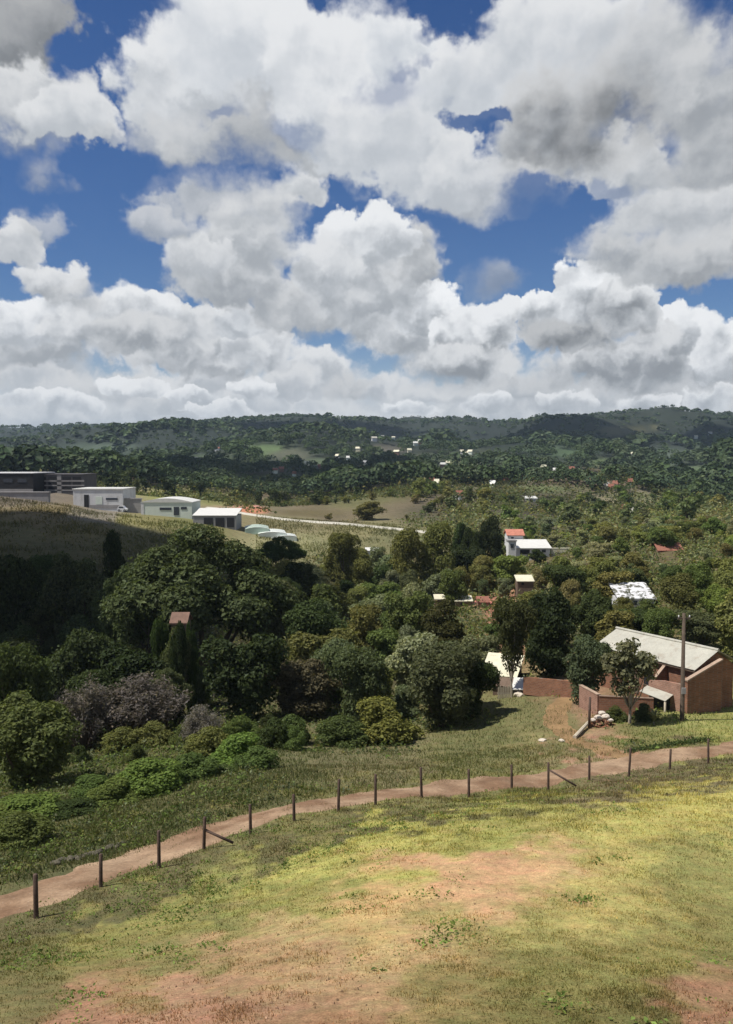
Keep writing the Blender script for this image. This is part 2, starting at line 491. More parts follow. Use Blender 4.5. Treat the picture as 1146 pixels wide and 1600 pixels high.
# ------------------------------------------------------------------ the lie of the land
# survey points: where a piece of ground shows in the picture and how far away it stands
SURVEY = [
    (-150, 1600, 15.5), (0, 1600, 14.5), (300, 1600, 13.5), (573, 1600, 13), (850, 1600, 13), (1146, 1600, 13.5), (1300, 1600, 14),
    (573, 1450, 19.3), (900, 1400, 21.5), (1146, 1380, 23.5), (200, 1540, 17.2),
    # lip of the meadow bank
    (-60, 1525, 18.5), (57, 1503, 20.2), (200, 1460, 22.6), (350, 1385, 26), (573, 1310, 29.4), (723, 1271, 32.4), (893, 1240, 36.2), (1146, 1205, 41.5), (1260, 1195, 43),
    # fence line
    (-80, 1480, 22.5), (57, 1430, 25), (158, 1380, 27.3), (249, 1356, 29.2), (319, 1329, 30.9), (392, 1303, 32.5), (460, 1282, 34), (529, 1269, 35.4), (587, 1258, 36.8),
    (659, 1247, 38.4), (733, 1242, 40), (800, 1232, 41.4), (857, 1234, 42.5), (921, 1217, 43.8), (983, 1212, 45), (1047, 1200, 46.1), (1107, 1195, 47), (1230, 1180, 50),
    # far edge of the track
    (-60, 1412, 27), (60, 1372, 29), (157, 1345, 31), (249, 1313, 33.6), (400, 1263, 37), (500, 1245, 39), (573, 1236, 40.4), (700, 1214, 43.6), (857, 1199, 47), (930, 1190, 48.5), (1000, 1174, 50.5), (1146, 1153, 54), (1260, 1140, 57),
    (0, 1290, 37), (200, 1255, 40), (350, 1215, 44), (-100, 1250, 42),
    # beyond the track
    (573, 1180, 53), (450, 1180, 52), (700, 1145, 61), (573, 1145, 64), (860, 1110, 64), (900, 1160, 54.5), (1000, 1113, 62), (1146, 1108, 63.5), (1146, 1138, 56), (1260, 1105, 66), (1050, 1135, 57),
    (800, 1096, 70), (860, 1085, 70), (300, 1150, 60), (100, 1200, 55), (-100, 1180, 60),
    # valley under the trees
    (300, 1085, 88), (100, 1090, 90), (-100, 1080, 90), (560, 1040, 90), (450, 1060, 85), (200, 1000, 110), (0, 985, 112), (-150, 980, 112), (400, 985, 112), (560, 965, 130), (640, 910, 170), (700, 990, 98), (480, 905, 150),
    (1050, 1005, 84), (1146, 990, 88), (1260, 980, 92), (900, 1010, 85), (800, 1010, 95), (735, 945, 130), (850, 872, 180), (880, 930, 130), (1000, 900, 128), (1100, 885, 130), (1250, 870, 135),
    # field on the left, yard and sheds behind it
    (-150, 900, 138), (0, 872, 140), (200, 866, 148), (330, 862, 160), (-150, 775, 185), (0, 784, 188), (90, 790, 192), (155, 802, 197), (230, 808, 203), (300, 818, 200), (370, 832, 198),
    (155, 796, 216), (260, 806, 214), (340, 818, 210), (0, 768, 232), (90, 770, 240), (-150, 762, 240), (420, 838, 205), (250, 775, 330), (330, 781, 330), (100, 760, 330), (-150, 752, 330),
    (500, 848, 200), (640, 838, 215), (560, 866, 185), (420, 809, 238), (530, 818, 232), (640, 829, 226), (740, 838, 225), (790, 842, 215),
    (480, 801, 290), (560, 813, 268), (620, 768, 345), (560, 778, 335), (700, 762, 420), (740, 792, 300), (500, 785, 400), (400, 786, 340),
    (900, 802, 300), (1000, 800, 320), (1146, 800, 270), (1146, 832, 200), (1250, 820, 220), (1000, 850, 170), (900, 840, 215), (850, 782, 385), (1000, 775, 420), (1250, 780, 330),
    # valley and far hills
    (600, 742, 640), (900, 744, 620), (1100, 749, 590), (1260, 746, 600), (300, 745, 620), (100, 735, 760), (-150, 732, 800),
    (600, 722, 800), (760, 728, 800), (900, 720, 800), (1100, 724, 800), (450, 722, 820),
    (150, 698, 1450), (400, 693, 1120), (600, 694, 1080), (720, 704, 1060), (800, 700, 1050), (900, 690, 1050), (1000, 696, 1050), (1200, 692, 1080), (-150, 700, 1500), (280, 697, 1250),
    (-150, 682, 2500), (0, 680, 2500), (50, 675, 2500), (90, 672, 2500), (140, 674, 2500), (200, 668, 2500), (230, 672, 2500), (290, 671, 2300), (320, 664, 2000), (350, 656, 1800), (400, 658, 1750), (440, 652, 1750), (480, 646, 1750), (520, 649, 1750), (560, 653, 1750), (620, 656, 1750), (680, 657, 1750), (730, 659, 1750), (770, 662, 1750), (810, 655, 1720),
    (865, 645, 1700), (910, 650, 1700), (1000, 647, 1700), (1146, 648, 1700), (1260, 648, 1700),
    (480, 668, 1400), (640, 676, 1380), (770, 682, 1380), (870, 664, 1380), (1000, 672, 1400), (1110, 668, 1380), (330, 680, 1500),
]


def _survey():
    pts = [at(a, b, c) for a, b, c in SURVEY]
    pts += [np.array([x, y, CZ + z]) for x, y, z in [(0, 2, -6.6), (-3, 1, -6.6), (3, 1, -6.6), (0, 6, -7.2), (-6, 7, -7.5), (7, 7, -7.2), (0, -3, -6.4)]]
    for deg in (-180, -130, -90, -60, 60, 90, 130, 180):
        a = math.radians(deg)
        left = deg < 0 and deg > -100
        for r, z in ((3, -6.5), (12, -7.6 if not left else -8.5), (30, -10), (80, -16), (200, -12), (600, -8), (1500, 30), (2600, 90)):
            pts.append(np.array([r * math.sin(a), r * math.cos(a), CZ + z]))
    for px in (-500, 0, 570, 1140, 1650):
        for Y, k in ((2900, .7), (4300, .35)):
            p = at(px, 660, Y)
            pts.append(np.array([p[0], p[1], CZ + (p[2] - CZ) * k * 0.6]))
    return np.array(pts)


_pts = _survey()


def _dom(x, y):
    return np.stack([np.arctan2(x, y) * 1.6, np.log(np.maximum(np.hypot(x, y), 1.5))], -1)


_cen = _dom(_pts[:, 0], _pts[:, 1])


def _tps(a, b):
    d2 = ((a[:, None, :] - b[None, :, :]) ** 2).sum(-1)
    return np.where(d2 > 1e-12, 0.5 * d2 * np.log(d2 + 1e-12), 0.0)


_n = len(_pts)
_A = np.zeros((_n + 3, _n + 3))
_A[:_n, :_n] = _tps(_cen, _cen) + np.eye(_n) * 2e-4
_A[:_n, _n] = 1
_A[:_n, _n + 1:] = _cen
_A[_n, :_n] = 1
_A[_n + 1:, :_n] = _cen.T
_w = np.linalg.solve(_A, np.concatenate([_pts[:, 2], np.zeros(3)]))


def ground(x, y, fine=True):
    x = np.atleast_1d(np.asarray(x, float))
    y = np.atleast_1d(np.asarray(y, float))
    out = np.empty(len(x))
    for i in range(0, len(x), 20000):
        sl = slice(i, i + 20000)
        q = _dom(x[sl], y[sl])
        out[sl] = _tps(q, _cen) @ _w[:_n] + _w[_n] + q @ _w[_n + 1:]
    r = np.hypot(x, y)
    out = out + fbm(x / 380.0, y / 460.0, 4, 3) * 64 * sstep(600, 1200, r) * (1 - 0.8 * sstep(1350, 1720, r))
    out = out + fbm(x / 95.0, y / 110.0, 3, 5) * (5 + 11 * sstep(20, 120, x)) * sstep(260, 520, r)
    if fine:
        k = 1 - sstep(70, 120, r)
        out = out + (fbm(x / 5.0, y / 5.0, 3, 8) * 0.16 + fbm(x / 1.1, y / 1.1, 3, 9) * 0.045) * k * sstep(2, 8, r)
    return out


def gz(x, y):
    return float(ground(x, y)[0])


def spot(px, Y):
    """Point on the ground at distance Y in picture column px."""
    x = (px - 573.0) / F * Y
    for _ in range(4):
        z = gz(x, Y)
        f = Y * math.cos(PITCH) - (z - CZ) * math.sin(PITCH)
        x = (px - 573.0) / F * f
    return np.array([x, Y, gz(x, Y)])


# ------------------------------------------------------------------ ground colours (what grows or lies there), as seen in sunlight, with shade on the bank's far slope painted in
SOILS = [
    (60, 1560, 122, 118, 66), (170, 1592, 164, 128, 84), (330, 1560, 164, 132, 88), (60, 1500, 118, 122, 62), (250, 1500, 134, 128, 70), (400, 1490, 164, 140, 86), (440, 1440, 166, 148, 88), (480, 1545, 162, 132, 86), (250, 1575, 164, 130, 88), (640, 1480, 170, 148, 88), (450, 1400, 142, 142, 66), (350, 1392, 138, 156, 66),
    (200, 1452, 138, 142, 64), (120, 1482, 132, 136, 62), (280, 1418, 146, 150, 66), (430, 1362, 160, 172, 70), (500, 1336, 164, 174, 72), (560, 1318, 166, 176, 72), (620, 1303, 168, 176, 72), (680, 1288, 166, 172, 72), (740, 1276, 160, 170, 70), (800, 1264, 158, 168, 70), (860, 1254, 160, 166, 70), (600, 1400, 180, 154, 86), (760, 1350, 190, 154, 98), (690, 1372, 184, 152, 94), (830, 1352, 184, 156, 94), (900, 1300, 168, 166, 78), (760, 1290, 150, 166, 68),
    (1000, 1275, 168, 166, 74), (1100, 1255, 174, 170, 74), (1110, 1350, 140, 148, 70), (950, 1400, 170, 160, 80), (700, 1460, 164, 150, 82), (560, 1450, 172, 152, 84), (850, 1450, 152, 148, 74), (1000, 1480, 140, 138, 66), (1130, 1450, 130, 134, 64),
    (900, 1540, 126, 128, 60), (700, 1540, 146, 132, 70), (540, 1520, 166, 140, 88), (500, 1590, 150, 120, 72), (700, 1592, 118, 116, 58), (1085, 1582, 152, 120, 76), (1000, 1592, 114, 114, 56), (870, 1595, 118, 116, 56), (230, 1550, 150, 130, 74),
    (480, 1370, 142, 154, 66), (300, 1420, 122, 130, 64),
    (50, 1462, 100, 98, 60), (200, 1415, 98, 98, 58), (300, 1370, 104, 102, 62), (400, 1340, 106, 104, 62), (450, 1322, 106, 104, 62), (550, 1296, 104, 100, 62), (650, 1275, 102, 100, 60), (720, 1262, 100, 104, 58), (800, 1252, 98, 104, 58), (870, 1240, 102, 102, 62), (950, 1226, 112, 104, 68), (1090, 1204, 108, 102, 68), (1020, 1214, 110, 102, 66), (120, 1435, 98, 98, 58),  # slope beyond the lip: darker grass, plus shade of the turned-away bank painted in
    (100, 1330, 94, 108, 58), (200, 1290, 96, 110, 58), (320, 1255, 96, 110, 58), (450, 1215, 98, 112, 60), (600, 1200, 116, 114, 72), (520, 1170, 108, 112, 68), (750, 1180, 112, 124, 66), (860, 1130, 116, 122, 68), (820, 1115, 112, 122, 66), (905, 1102, 146, 120, 84), (840, 1165, 132, 128, 74), (780, 1140, 112, 124, 64),
    (1010, 1145, 122, 142, 66), (1125, 1140, 144, 160, 70), (950, 1170, 166, 134, 94), (890, 1192, 128, 122, 76), (1000, 1120, 118, 128, 62), (1080, 1125, 140, 156, 72),
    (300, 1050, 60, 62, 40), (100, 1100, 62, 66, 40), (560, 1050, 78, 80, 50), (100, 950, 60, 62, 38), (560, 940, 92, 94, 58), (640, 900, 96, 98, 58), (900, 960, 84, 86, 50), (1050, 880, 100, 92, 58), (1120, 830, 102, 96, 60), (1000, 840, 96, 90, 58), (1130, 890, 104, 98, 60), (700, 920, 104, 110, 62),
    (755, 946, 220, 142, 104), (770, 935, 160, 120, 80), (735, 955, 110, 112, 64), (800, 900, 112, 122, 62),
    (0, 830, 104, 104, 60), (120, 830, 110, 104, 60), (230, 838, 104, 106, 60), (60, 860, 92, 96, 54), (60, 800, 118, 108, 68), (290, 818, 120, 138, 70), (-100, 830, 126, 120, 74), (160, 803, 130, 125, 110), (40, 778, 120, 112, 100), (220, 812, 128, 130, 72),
    (500, 846, 126, 138, 84), (620, 843, 114, 126, 76), (450, 852, 144, 152, 96), (560, 858, 118, 124, 74), (560, 830, 128, 128, 80),
    (560, 780, 118, 108, 80), (490, 802, 108, 100, 72), (620, 775, 106, 98, 74), (280, 775, 146, 152, 90), (330, 783, 136, 142, 88), (382, 795, 205, 150, 126), (352, 800, 130, 124, 84), (384, 808, 128, 124, 84), (420, 795, 110, 106, 78), (384, 786, 110, 108, 78), (440, 812, 128, 126, 84),
    (720, 800, 84, 82, 62), (900, 800, 80, 78, 60), (1010, 800, 132, 136, 92), (975, 790, 140, 136, 110), (1100, 790, 92, 104, 68), (850, 790, 74, 74, 58), (800, 820, 92, 92, 72), (900, 830, 92, 88, 60), (950, 870, 92, 86, 56),
    (600, 748, 84, 88, 72), (420, 705, 100, 116, 84), (430, 712, 96, 98, 88), (600, 705, 78, 84, 74), (640, 690, 70, 80, 68), (240, 740, 90, 86, 84), (730, 722, 110, 114, 90), (720, 745, 116, 122, 88), (930, 745, 120, 106, 86),
    (960, 690, 66, 76, 62), (1010, 660, 72, 80, 62), (1040, 715, 88, 100, 92), (860, 715, 80, 96, 76), (1090, 690, 60, 70, 64), (150, 690, 80, 92, 84), (100, 700, 76, 88, 82), (800, 690, 62, 72, 66), (500, 690, 64, 74, 68), (330, 690, 72, 86, 76),
    (900, 700, 74, 90, 78), (1100, 750, 92, 100, 82), (50, 735, 78, 82, 76), (430, 745, 104, 118, 80), (480, 735, 84, 92, 76),
]
# cleared patches on the wooded far slopes
CLEARINGS = [(380, 797, 34, 6, (214, 146, 120)), (850, 764, 60, 6, (112, 124, 88)), (770, 741, 46, 6, (108, 122, 88)), (690, 738, 40, 5, (104, 110, 84)), (560, 741, 34, 5, (100, 112, 80)), (1085, 733, 50, 7, (92, 108, 84)), (1000, 776, 54, 6, (116, 124, 90)),
             (500, 722, 34, 6, (92, 106, 84)), (640, 716, 40, 6, (98, 102, 92)), (830, 700, 40, 6, (86, 104, 80)), (1120, 700, 34, 8, (84, 98, 80)), (330, 716, 40, 6, (88, 104, 84)), (100, 716, 60, 5, (86, 94, 86)), (945, 722, 40, 6, (96, 112, 82)),
             (412, 704, 26, 9, (106, 128, 92)), (450, 711, 34, 10, (100, 104, 92)), (958, 674, 30, 8, (104, 104, 76)), (1010, 669, 26, 5, (108, 108, 84)), (725, 722, 34, 8, (112, 120, 88)), (715, 745, 44, 6, (124, 134, 90)),
             (1005, 799, 42, 9, (144, 150, 100)), (240, 742, 44, 5, (92, 88, 86)), (600, 702, 34, 8, (100, 98, 92)), (440, 748, 40, 6, (110, 126, 84)), (925, 744, 30, 6, (120, 108, 84)), (1045, 714, 46, 14, (92, 104, 96)),
             (280, 776, 60, 9, (146, 152, 94)), (330, 784, 40, 6, (134, 136, 90)), (560, 782, 62, 16, (110, 110, 78)), (480, 802, 44, 6, (112, 104, 78)), (150, 700, 60, 8, (84, 98, 88)), (880, 708, 40, 7, (84, 104, 80)), (1110, 752, 50, 6, (96, 108, 86)),
             (860, 816, 50, 6, (100, 112, 94)), (690, 790, 30, 14, (100, 94, 80))]
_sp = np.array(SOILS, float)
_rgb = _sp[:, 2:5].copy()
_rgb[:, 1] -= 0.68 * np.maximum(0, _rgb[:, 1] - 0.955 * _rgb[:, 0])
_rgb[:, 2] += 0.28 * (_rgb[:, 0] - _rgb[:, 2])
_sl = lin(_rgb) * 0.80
_spx, _spy = _sp[:, 0], _sp[:, 1]


def _warp_y(py):
    # rows near the horizon stand for far more ground: stretch them
    return np.where(py < 900, 900 - (900 - py) * 2.6, py)


def albedo(x, y, z, jitter=True):
    px, py = project(x, y, z)
    py0 = py
    behind = y < 8
    far_k = (1 - sstep(450, 800, y)[:, None] * np.array([0.56, 0.44, 0.50]))
    px = np.where(behind, 573, np.clip(px, -150, 1300))
    py = np.where(behind, 1600, np.clip(py, 640, 1600))
    if jitter:
        s = sstep(0, 200, np.abs(py - 700))
        px = px + fbm(x / 1.4, y / 1.4, 4, 31, 0.65) * 110 * (py > 1150) + fbm(px / 40, py / 25, 3, 41) * 34
        py = py + fbm(x / 1.4 + 9, y / 1.4, 4, 37, 0.65) * 60 * (py > 1150) + fbm(px / 40 + 7, py / 25, 3, 43) * 16 * s
    out = np.empty((len(px), 3))
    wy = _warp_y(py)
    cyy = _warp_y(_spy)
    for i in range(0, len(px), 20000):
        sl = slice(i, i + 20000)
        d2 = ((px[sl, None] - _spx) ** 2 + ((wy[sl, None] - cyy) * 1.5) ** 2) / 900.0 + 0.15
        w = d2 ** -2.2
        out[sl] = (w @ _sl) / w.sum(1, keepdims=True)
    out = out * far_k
    jx = px + fbm(x / 60.0, y / 60.0, 3, 47) * 12
    for (cx, cyy, rx, ry, c) in CLEARINGS:
        w = np.exp(-(((jx - cx) / rx) ** 2 + ((py0 - cyy) / ry) ** 2) ** 2) * (y > 225)
        out = out * (1 - w[:, None]) + lin(c) * 0.66 * w[:, None]
    return out


# ------------------------------------------------------------------ mesh helpers
def mesh_from(name, verts, faces_flat, nper, smooth=False):
    """verts (n,3), faces as a flat index array of nper corners each (numpy, fast)."""
    me = bpy.data.meshes.new(name)
    verts = np.asarray(verts, np.float32)
    faces_flat = np.asarray(faces_flat, np.int32).ravel()
    nf = len(faces_flat) // nper
    me.vertices.add(len(verts))
    me.vertices.foreach_set('co', verts.ravel())
    me.loops.add(len(faces_flat))
    me.loops.foreach_set('vertex_index', faces_flat)
    me.polygons.add(nf)
    me.polygons.foreach_set('loop_start', np.arange(0, nf * nper, nper, dtype=np.int32))
    try:
        me.polygons.foreach_set('loop_total', np.full(nf, nper, dtype=np.int32))
    except Exception:
        pass
    me.polygons.foreach_set('use_smooth', np.full(nf, smooth, dtype=bool))
    me.update(calc_edges=True)
    return me


def vcol(me, cols, name='tone'):
    a = me.attributes.new(name, 'FLOAT_COLOR', 'POINT')
    c = np.ones((len(cols), 4), np.float32)
    c[:, :3] = cols
    a.data.foreach_set('color', c.ravel())


def link(name, me, m=None, parent=None, **props):
    o = bpy.data.objects.new(name, me)
    COL.objects.link(o)
    if m is not None and me is not None and not me.materials:
        me.materials.append(m)
    if parent is not None:
        o.parent = parent
    for k, v in props.items():
        o[k] = v
    return o


def thing(name, label, cat, loc=(0, 0, 0), rz=0.0, group=None, scale=None):
    o = bpy.data.objects.new(name, None)
    o.empty_display_size = 0.3
    COL.objects.link(o)
    o.location = loc
    o.rotation_euler = (0, 0, rz)
    if scale is not None:
        o.scale = scale
    o['label'] = label
    o['category'] = cat
    if group:
        o['group'] = group
    return o


class MB:
    """Collects boxes, prisms and tubes, in the thing's own coordinates; build() links them as ONE mesh."""

    def __init__(self):
        self.v, self.f = [], []

    def add(self, vs, fs):
        n = len(self.v)
        self.v += [tuple(float(c) for c in p) for p in vs]
        self.f += [tuple(i + n for i in f) for f in fs]
        return self

    def box(self, x0, x1, y0, y1, z0, z1):
        return self.add([(x0, y0, z0), (x1, y0, z0), (x1, y1, z0), (x0, y1, z0), (x0, y0, z1), (x1, y0, z1), (x1, y1, z1), (x0, y1, z1)],
                        [(0, 3, 2, 1), (4, 5, 6, 7), (0, 1, 5, 4), (1, 2, 6, 5), (2, 3, 7, 6), (3, 0, 4, 7)])

    def slab(self, a, b, c, d, n):
        """Thick sheet over four corners, thickness along vector n."""
        n = Vector(n)
        p = [Vector(q) for q in (a, b, c, d)]
        return self.add([*p, *[q + n for q in p]], [(0, 3, 2, 1), (4, 5, 6, 7), (0, 1, 5, 4), (1, 2, 6, 5), (2, 3, 7, 6), (3, 0, 4, 7)])

    def prism(self, poly, n):
        """Polygon (list of points) pushed along vector n."""
        n = Vector(n)
        k = len(poly)
        p = [Vector(q) for q in poly]
        return self.add([*p, *[q + n for q in p]], [tuple(range(k - 1, -1, -1)), tuple(range(k, 2 * k))] + [(i, (i + 1) % k, k + (i + 1) % k, k + i) for i in range(k)])

    def tube(self, pts, radii, sides=8, cap=True):
        pts = [Vector(p) for p in pts]
        rings = []
        for i, p in enumerate(pts):
            d = (pts[min(i + 1, len(pts) - 1)] - pts[max(i - 1, 0)]).normalized()
            u = d.orthogonal().normalized() if abs(d.z) < 0.98 else Vector((1, 0, 0))
            u = (u - d * u.dot(d)).normalized()
            w = d.cross(u)
            rings.append([p + (u * math.cos(2 * math.pi * k / sides) + w * math.sin(2 * math.pi * k / sides)) * radii[i] for k in range(sides)])
        vs = [q for r in rings for q in r]
        fs = []
        for i in range(len(rings) - 1):
            for k in range(sides):
                fs.append((i * sides + k, i * sides + (k + 1) % sides, (i + 1) * sides + (k + 1) % sides, (i + 1) * sides + k))
        if cap:
            fs.append(tuple(range(sides - 1, -1, -1)))
            fs.append(tuple((len(rings) - 1) * sides + k for k in range(sides)))
        return self.add(vs, fs)

    def mesh(self, name, smooth=False):
        me = bpy.data.meshes.new(name)
        me.from_pydata(self.v, [], self.f)
        bm = bmesh.new()
        bm.from_mesh(me)
        bmesh.ops.recalc_face_normals(bm, faces=bm.faces)
        bm.to_mesh(me)
        bm.free()
        if smooth:
            me.polygons.foreach_set('use_smooth', [True] * len(me.polygons))
        return me

    def build(self, name, m, parent=None, smooth=False, **props):
        return link(name, self.mesh(name, smooth), m, parent, **props)


# ------------------------------------------------------------------ materials
def new_mat(name):
    m = bpy.data.materials.new(name)
    m.use_nodes = True
    m.node_tree.nodes.clear()
    N = NT(m.node_tree)
    out = N.n('ShaderNodeOutputMaterial')
    return m, N, out


def pbr(N, out, col, rough=0.8, spec=0.3, bump=None, bstr=0.3, bdist=0.05, metal=0.0):
    p = N.n('ShaderNodeBsdfPrincipled')
    N._set(p.inputs['Base Color'], col)
    N._set(p.inputs['Roughness'], rough)
    p.inputs['Specular IOR Level'].default_value = spec
    p.inputs['Metallic'].default_value = metal
    if bump is not None:
        b = N.n('ShaderNodeBump')
        b.inputs['Strength'].default_value = bstr
        b.inputs['Distance'].default_value = bdist
        N._set(b.inputs['Height'], bump)
        N.t.links.new(b.outputs[0], p.inputs['Normal'])
    N.t.links.new(p.outputs[0], out.inputs[0])
    return p


def obj_coords(N):
    return N.n('ShaderNodeTexCoord').outputs['Object']


def plain(name, col, rough=0.8, var=0.25, scale=2.0, spec=0.3, metal=0.0, stain=None):
    m, N, out = new_mat(name)
    co = obj_coords(N)
    a = N.noise(co, scale, 6.0, 0.65).outputs[0]
    b = N.noise(co, scale * 9, 4.0, 0.6).outputs[0]
    k = N.m('ADD', N.mr(a, 0.25, 0.75, 1 - var, 1 + var), N.mr(b, 0.3, 0.7, -var * 0.4, var * 0.4))
    c = N.v('SCALE', col, k)
    if stain is not None:
        s = N.noise(N.v('MULTIPLY', co, (1.0, 1.0, 0.35)), scale * 1.7, 5.0, 0.7).outputs[0]
        c = N.mix(N.mr(s, 0.52, 0.72, 0.0, 0.75), c, stain)
    pbr(N, out, c, rough, spec, bump=b, bstr=0.25, bdist=0.02, metal=metal)
    return m


def attr_col(N, name='tone'):
    a = N.n('ShaderNodeAttribute')
    a.attribute_name = name
    return a.outputs['Color']


def ground_mat():
    m, N, out = new_mat('ground')
    pos = N.n('ShaderNodeNewGeometry').outputs['Position']
    base = attr_col(N)
    a = N.noise(pos, 0.7, 8.0, 0.7).outputs[0]
    b = N.noise(pos, 5.0, 8.0, 0.72).outputs[0]
    c = N.noise(pos, 0.035, 7.0, 0.65).outputs[0]
    e = N.noise(pos, 26.0, 4.0, 0.6).outputs[0]
    k = N.m('MULTIPLY', N.m('MULTIPLY', N.mr(a, 0.28, 0.72, 0.72, 1.26), N.mr(b, 0.25, 0.75, 0.64, 1.34)), N.m('MULTIPLY', N.mr(c, 0.3, 0.7, 0.85, 1.15), N.mr(e, 0.3, 0.7, 0.68, 1.30)))
    col = N.v('SCALE', base, k)
    # scattered straw and bare earth against greener tufts
    hue = N.noise(pos, 1.9, 7.0, 0.7).outputs[0]
    warm = N.v('MULTIPLY', col, (1.12, 0.98, 0.94))
    cool = N.v('MULTIPLY', col, (0.93, 1.01, 0.88))
    col = N.mix(N.mr(hue, 0.36, 0.64), warm, cool)
    pbr(N, out, col, 0.95, 0.1, bump=N.m('ADD', b, N.m('MULTIPLY', e, 0.4)), bstr=0.55, bdist=0.08)
    return m


def dirt_mat():
    m, N, out = new_mat('dirt')
    pos = N.n('ShaderNodeNewGeometry').outputs['Position']
    base = attr_col(N)
    a = N.noise(pos, 0.9, 8.0, 0.7).outputs[0]
    b = N.noise(pos, 7.0, 8.0, 0.72).outputs[0]
    peb = N.vor(pos, 6.0, feature='F1')
    k = N.m('MULTIPLY', N.mr(a, 0.28, 0.72, 0.74, 1.22), N.mr(b, 0.25, 0.75, 0.66, 1.30))
    col = N.v('SCALE', base, k)
    col = N.mix(N.mr(peb, 0.05, 0.16, 0.5, 0.0), col, (0.42, 0.36, 0.30))
    pbr(N, out, col, 0.95, 0.1, bump=N.m('ADD', b, N.m('MULTIPLY', a, 0.8)), bstr=0.6, bdist=0.08)
    return m


def leaf_mat(name='leaf', attr=False, lo=0.60, hi=1.45, trans=0.38, warm=(1.18, 1.04, 0.72)):
    m, N, out = new_mat(name)
    rnd = N.n('ShaderNodeNewGeometry').outputs['Random Per Island']
    if attr:
        base = attr_col(N)
    else:
        base = N.n('ShaderNodeObjectInfo').outputs['Color']
    w = N.n('ShaderNodeTexWhiteNoise', noise_dimensions='1D')
    N._set(w.inputs['W'], N.m('MULTIPLY', rnd, 91.7))
    col = N.v('SCALE', base, N.mr(rnd, 0.0, 1.0, lo, hi))
    col = N.mix(N.mr(w.outputs['Value'], 0.55, 1.0, 0.0, 0.6), col, N.v('MULTIPLY', col, warm))
    d = N.n('ShaderNodeBsdfDiffuse')
    N._set(d.inputs['Color'], col)
    tr = N.n('ShaderNodeBsdfTranslucent')
    N._set(tr.inputs['Color'], N.v('MULTIPLY', col, (1.15, 1.2, 0.7)))
    mx = N.n('ShaderNodeMixShader')
    mx.inputs[0].default_value = trans
    N.t.links.new(d.outputs[0], mx.inputs[1])
    N.t.links.new(tr.outputs[0], mx.inputs[2])
    gl = N.n('ShaderNodeBsdfGlossy')
    gl.inputs['Roughness'].default_value = 0.5
    gl.inputs['Color'].default_value = (0.6, 0.65, 0.6, 1)
    m2 = N.n('ShaderNodeMixShader')
    m2.inputs[0].default_value = 0.008
    N.t.links.new(mx.outputs[0], m2.inputs[1])
    N.t.links.new(gl.outputs[0], m2.inputs[2])
    N.t.links.new(m2.outputs[0], out.inputs[0])
    return m


def brick_mat(name, c1, c2, mortar):
    m, N, out = new_mat(name)
    co = obj_coords(N)
    x, y, z = N.sep(co)
    # run the courses along whichever way the wall goes
    u = N.m('ADD', x, N.m('MULTIPLY', y, -1.0))
    b = N.n('ShaderNodeTexBrick')
    N._set(b.inputs['Vector'], N.xyz(u, z, 0.0))
    b.inputs['Scale'].default_value = 1.0
    b.inputs['Brick Width'].default_value = 0.34
    b.inputs['Row Height'].default_value = 0.13
    b.inputs['Mortar Size'].default_value = 0.016
    b.inputs['Color1'].default_value = (*c1, 1)
    b.inputs['Color2'].default_value = (*c2, 1)
    b.inputs['Mortar'].default_value = (*mortar, 1)
    a = N.noise(co, 1.6, 6.0, 0.65).outputs[0]
    s = N.noise(N.v('MULTIPLY', co, (1, 1, 0.3)), 2.2, 6.0, 0.7).outputs[0]
    col = N.v('SCALE', b.outputs['Color'], N.mr(a, 0.25, 0.75, 0.7, 1.3))
    col = N.mix(N.mr(s, 0.55, 0.8, 0.0, 0.5), col, (0.12, 0.075, 0.055))
    pbr(N, out, col, 0.9, 0.2, bump=b.outputs['Fac'], bstr=-0.4, bdist=0.02)
    return m


def patched_mat():
    m, N, out = new_mat('patched_tin')
    co = obj_coords(N)
    a = N.noise(co, 1.5, 4.0, 0.6).outputs[0]
    b = N.noise(co, 0.9, 5.0, 0.65).outputs[0]
    col = N.mix(N.mr(a, 0.50, 0.56), (0.60, 0.60, 0.62), (0.10, 0.10, 0.075))
    col = N.v('SCALE', col, N.mr(b, 0.3, 0.7, 0.8, 1.15))
    pbr(N, out, col, 0.6, 0.3, bump=a, bstr=0.3, bdist=0.05)
    return m


M = {}
M['ground'] = ground_mat()
M['dirt'] = dirt_mat()
M['leaf'] = leaf_mat()
M['grass'] = leaf_mat('grass', attr=True, lo=0.7, hi=1.3, trans=0.35, warm=(1.2, 1.0, 0.8))
M['wood_leaf'] = leaf_mat('far_leaf', attr=True, lo=0.72, hi=1.3, trans=0.15)
M['bark'] = plain('bark', (0.10, 0.075, 0.055), 0.95, 0.35, 3.0, 0.1)
M['pale_bark'] = plain('pale_bark', (0.30, 0.26, 0.21), 0.9, 0.35, 3.0, 0.1)
M['post'] = plain('weathered_post', (0.075, 0.05, 0.04), 0.9, 0.4, 6.0, 0.2, stain=(0.16, 0.12, 0.09))
M['pole'] = plain('pole_wood', (0.085, 0.065, 0.05), 0.9, 0.35, 3.0, 0.2)
M['brick'] = brick_mat('brick', (0.245, 0.108, 0.060), (0.18, 0.078, 0.046), (0.20, 0.145, 0.11))
M['brick_pale'] = brick_mat('brick_pale', (0.30, 0.165, 0.12), (0.24, 0.125, 0.09), (0.28, 0.21, 0.165))
M['tin'] = plain('tin_roof', (0.38, 0.37, 0.32), 0.6, 0.16, 0.8, 0.3, stain=(0.25, 0.20, 0.155))
M['tin_white'] = plain('tin_white', (0.56, 0.555, 0.53), 0.5, 0.10, 1.0, 0.4)
M['cream'] = plain('cream_roof', (0.58, 0.55, 0.42), 0.6, 0.18, 1.0, 0.3)
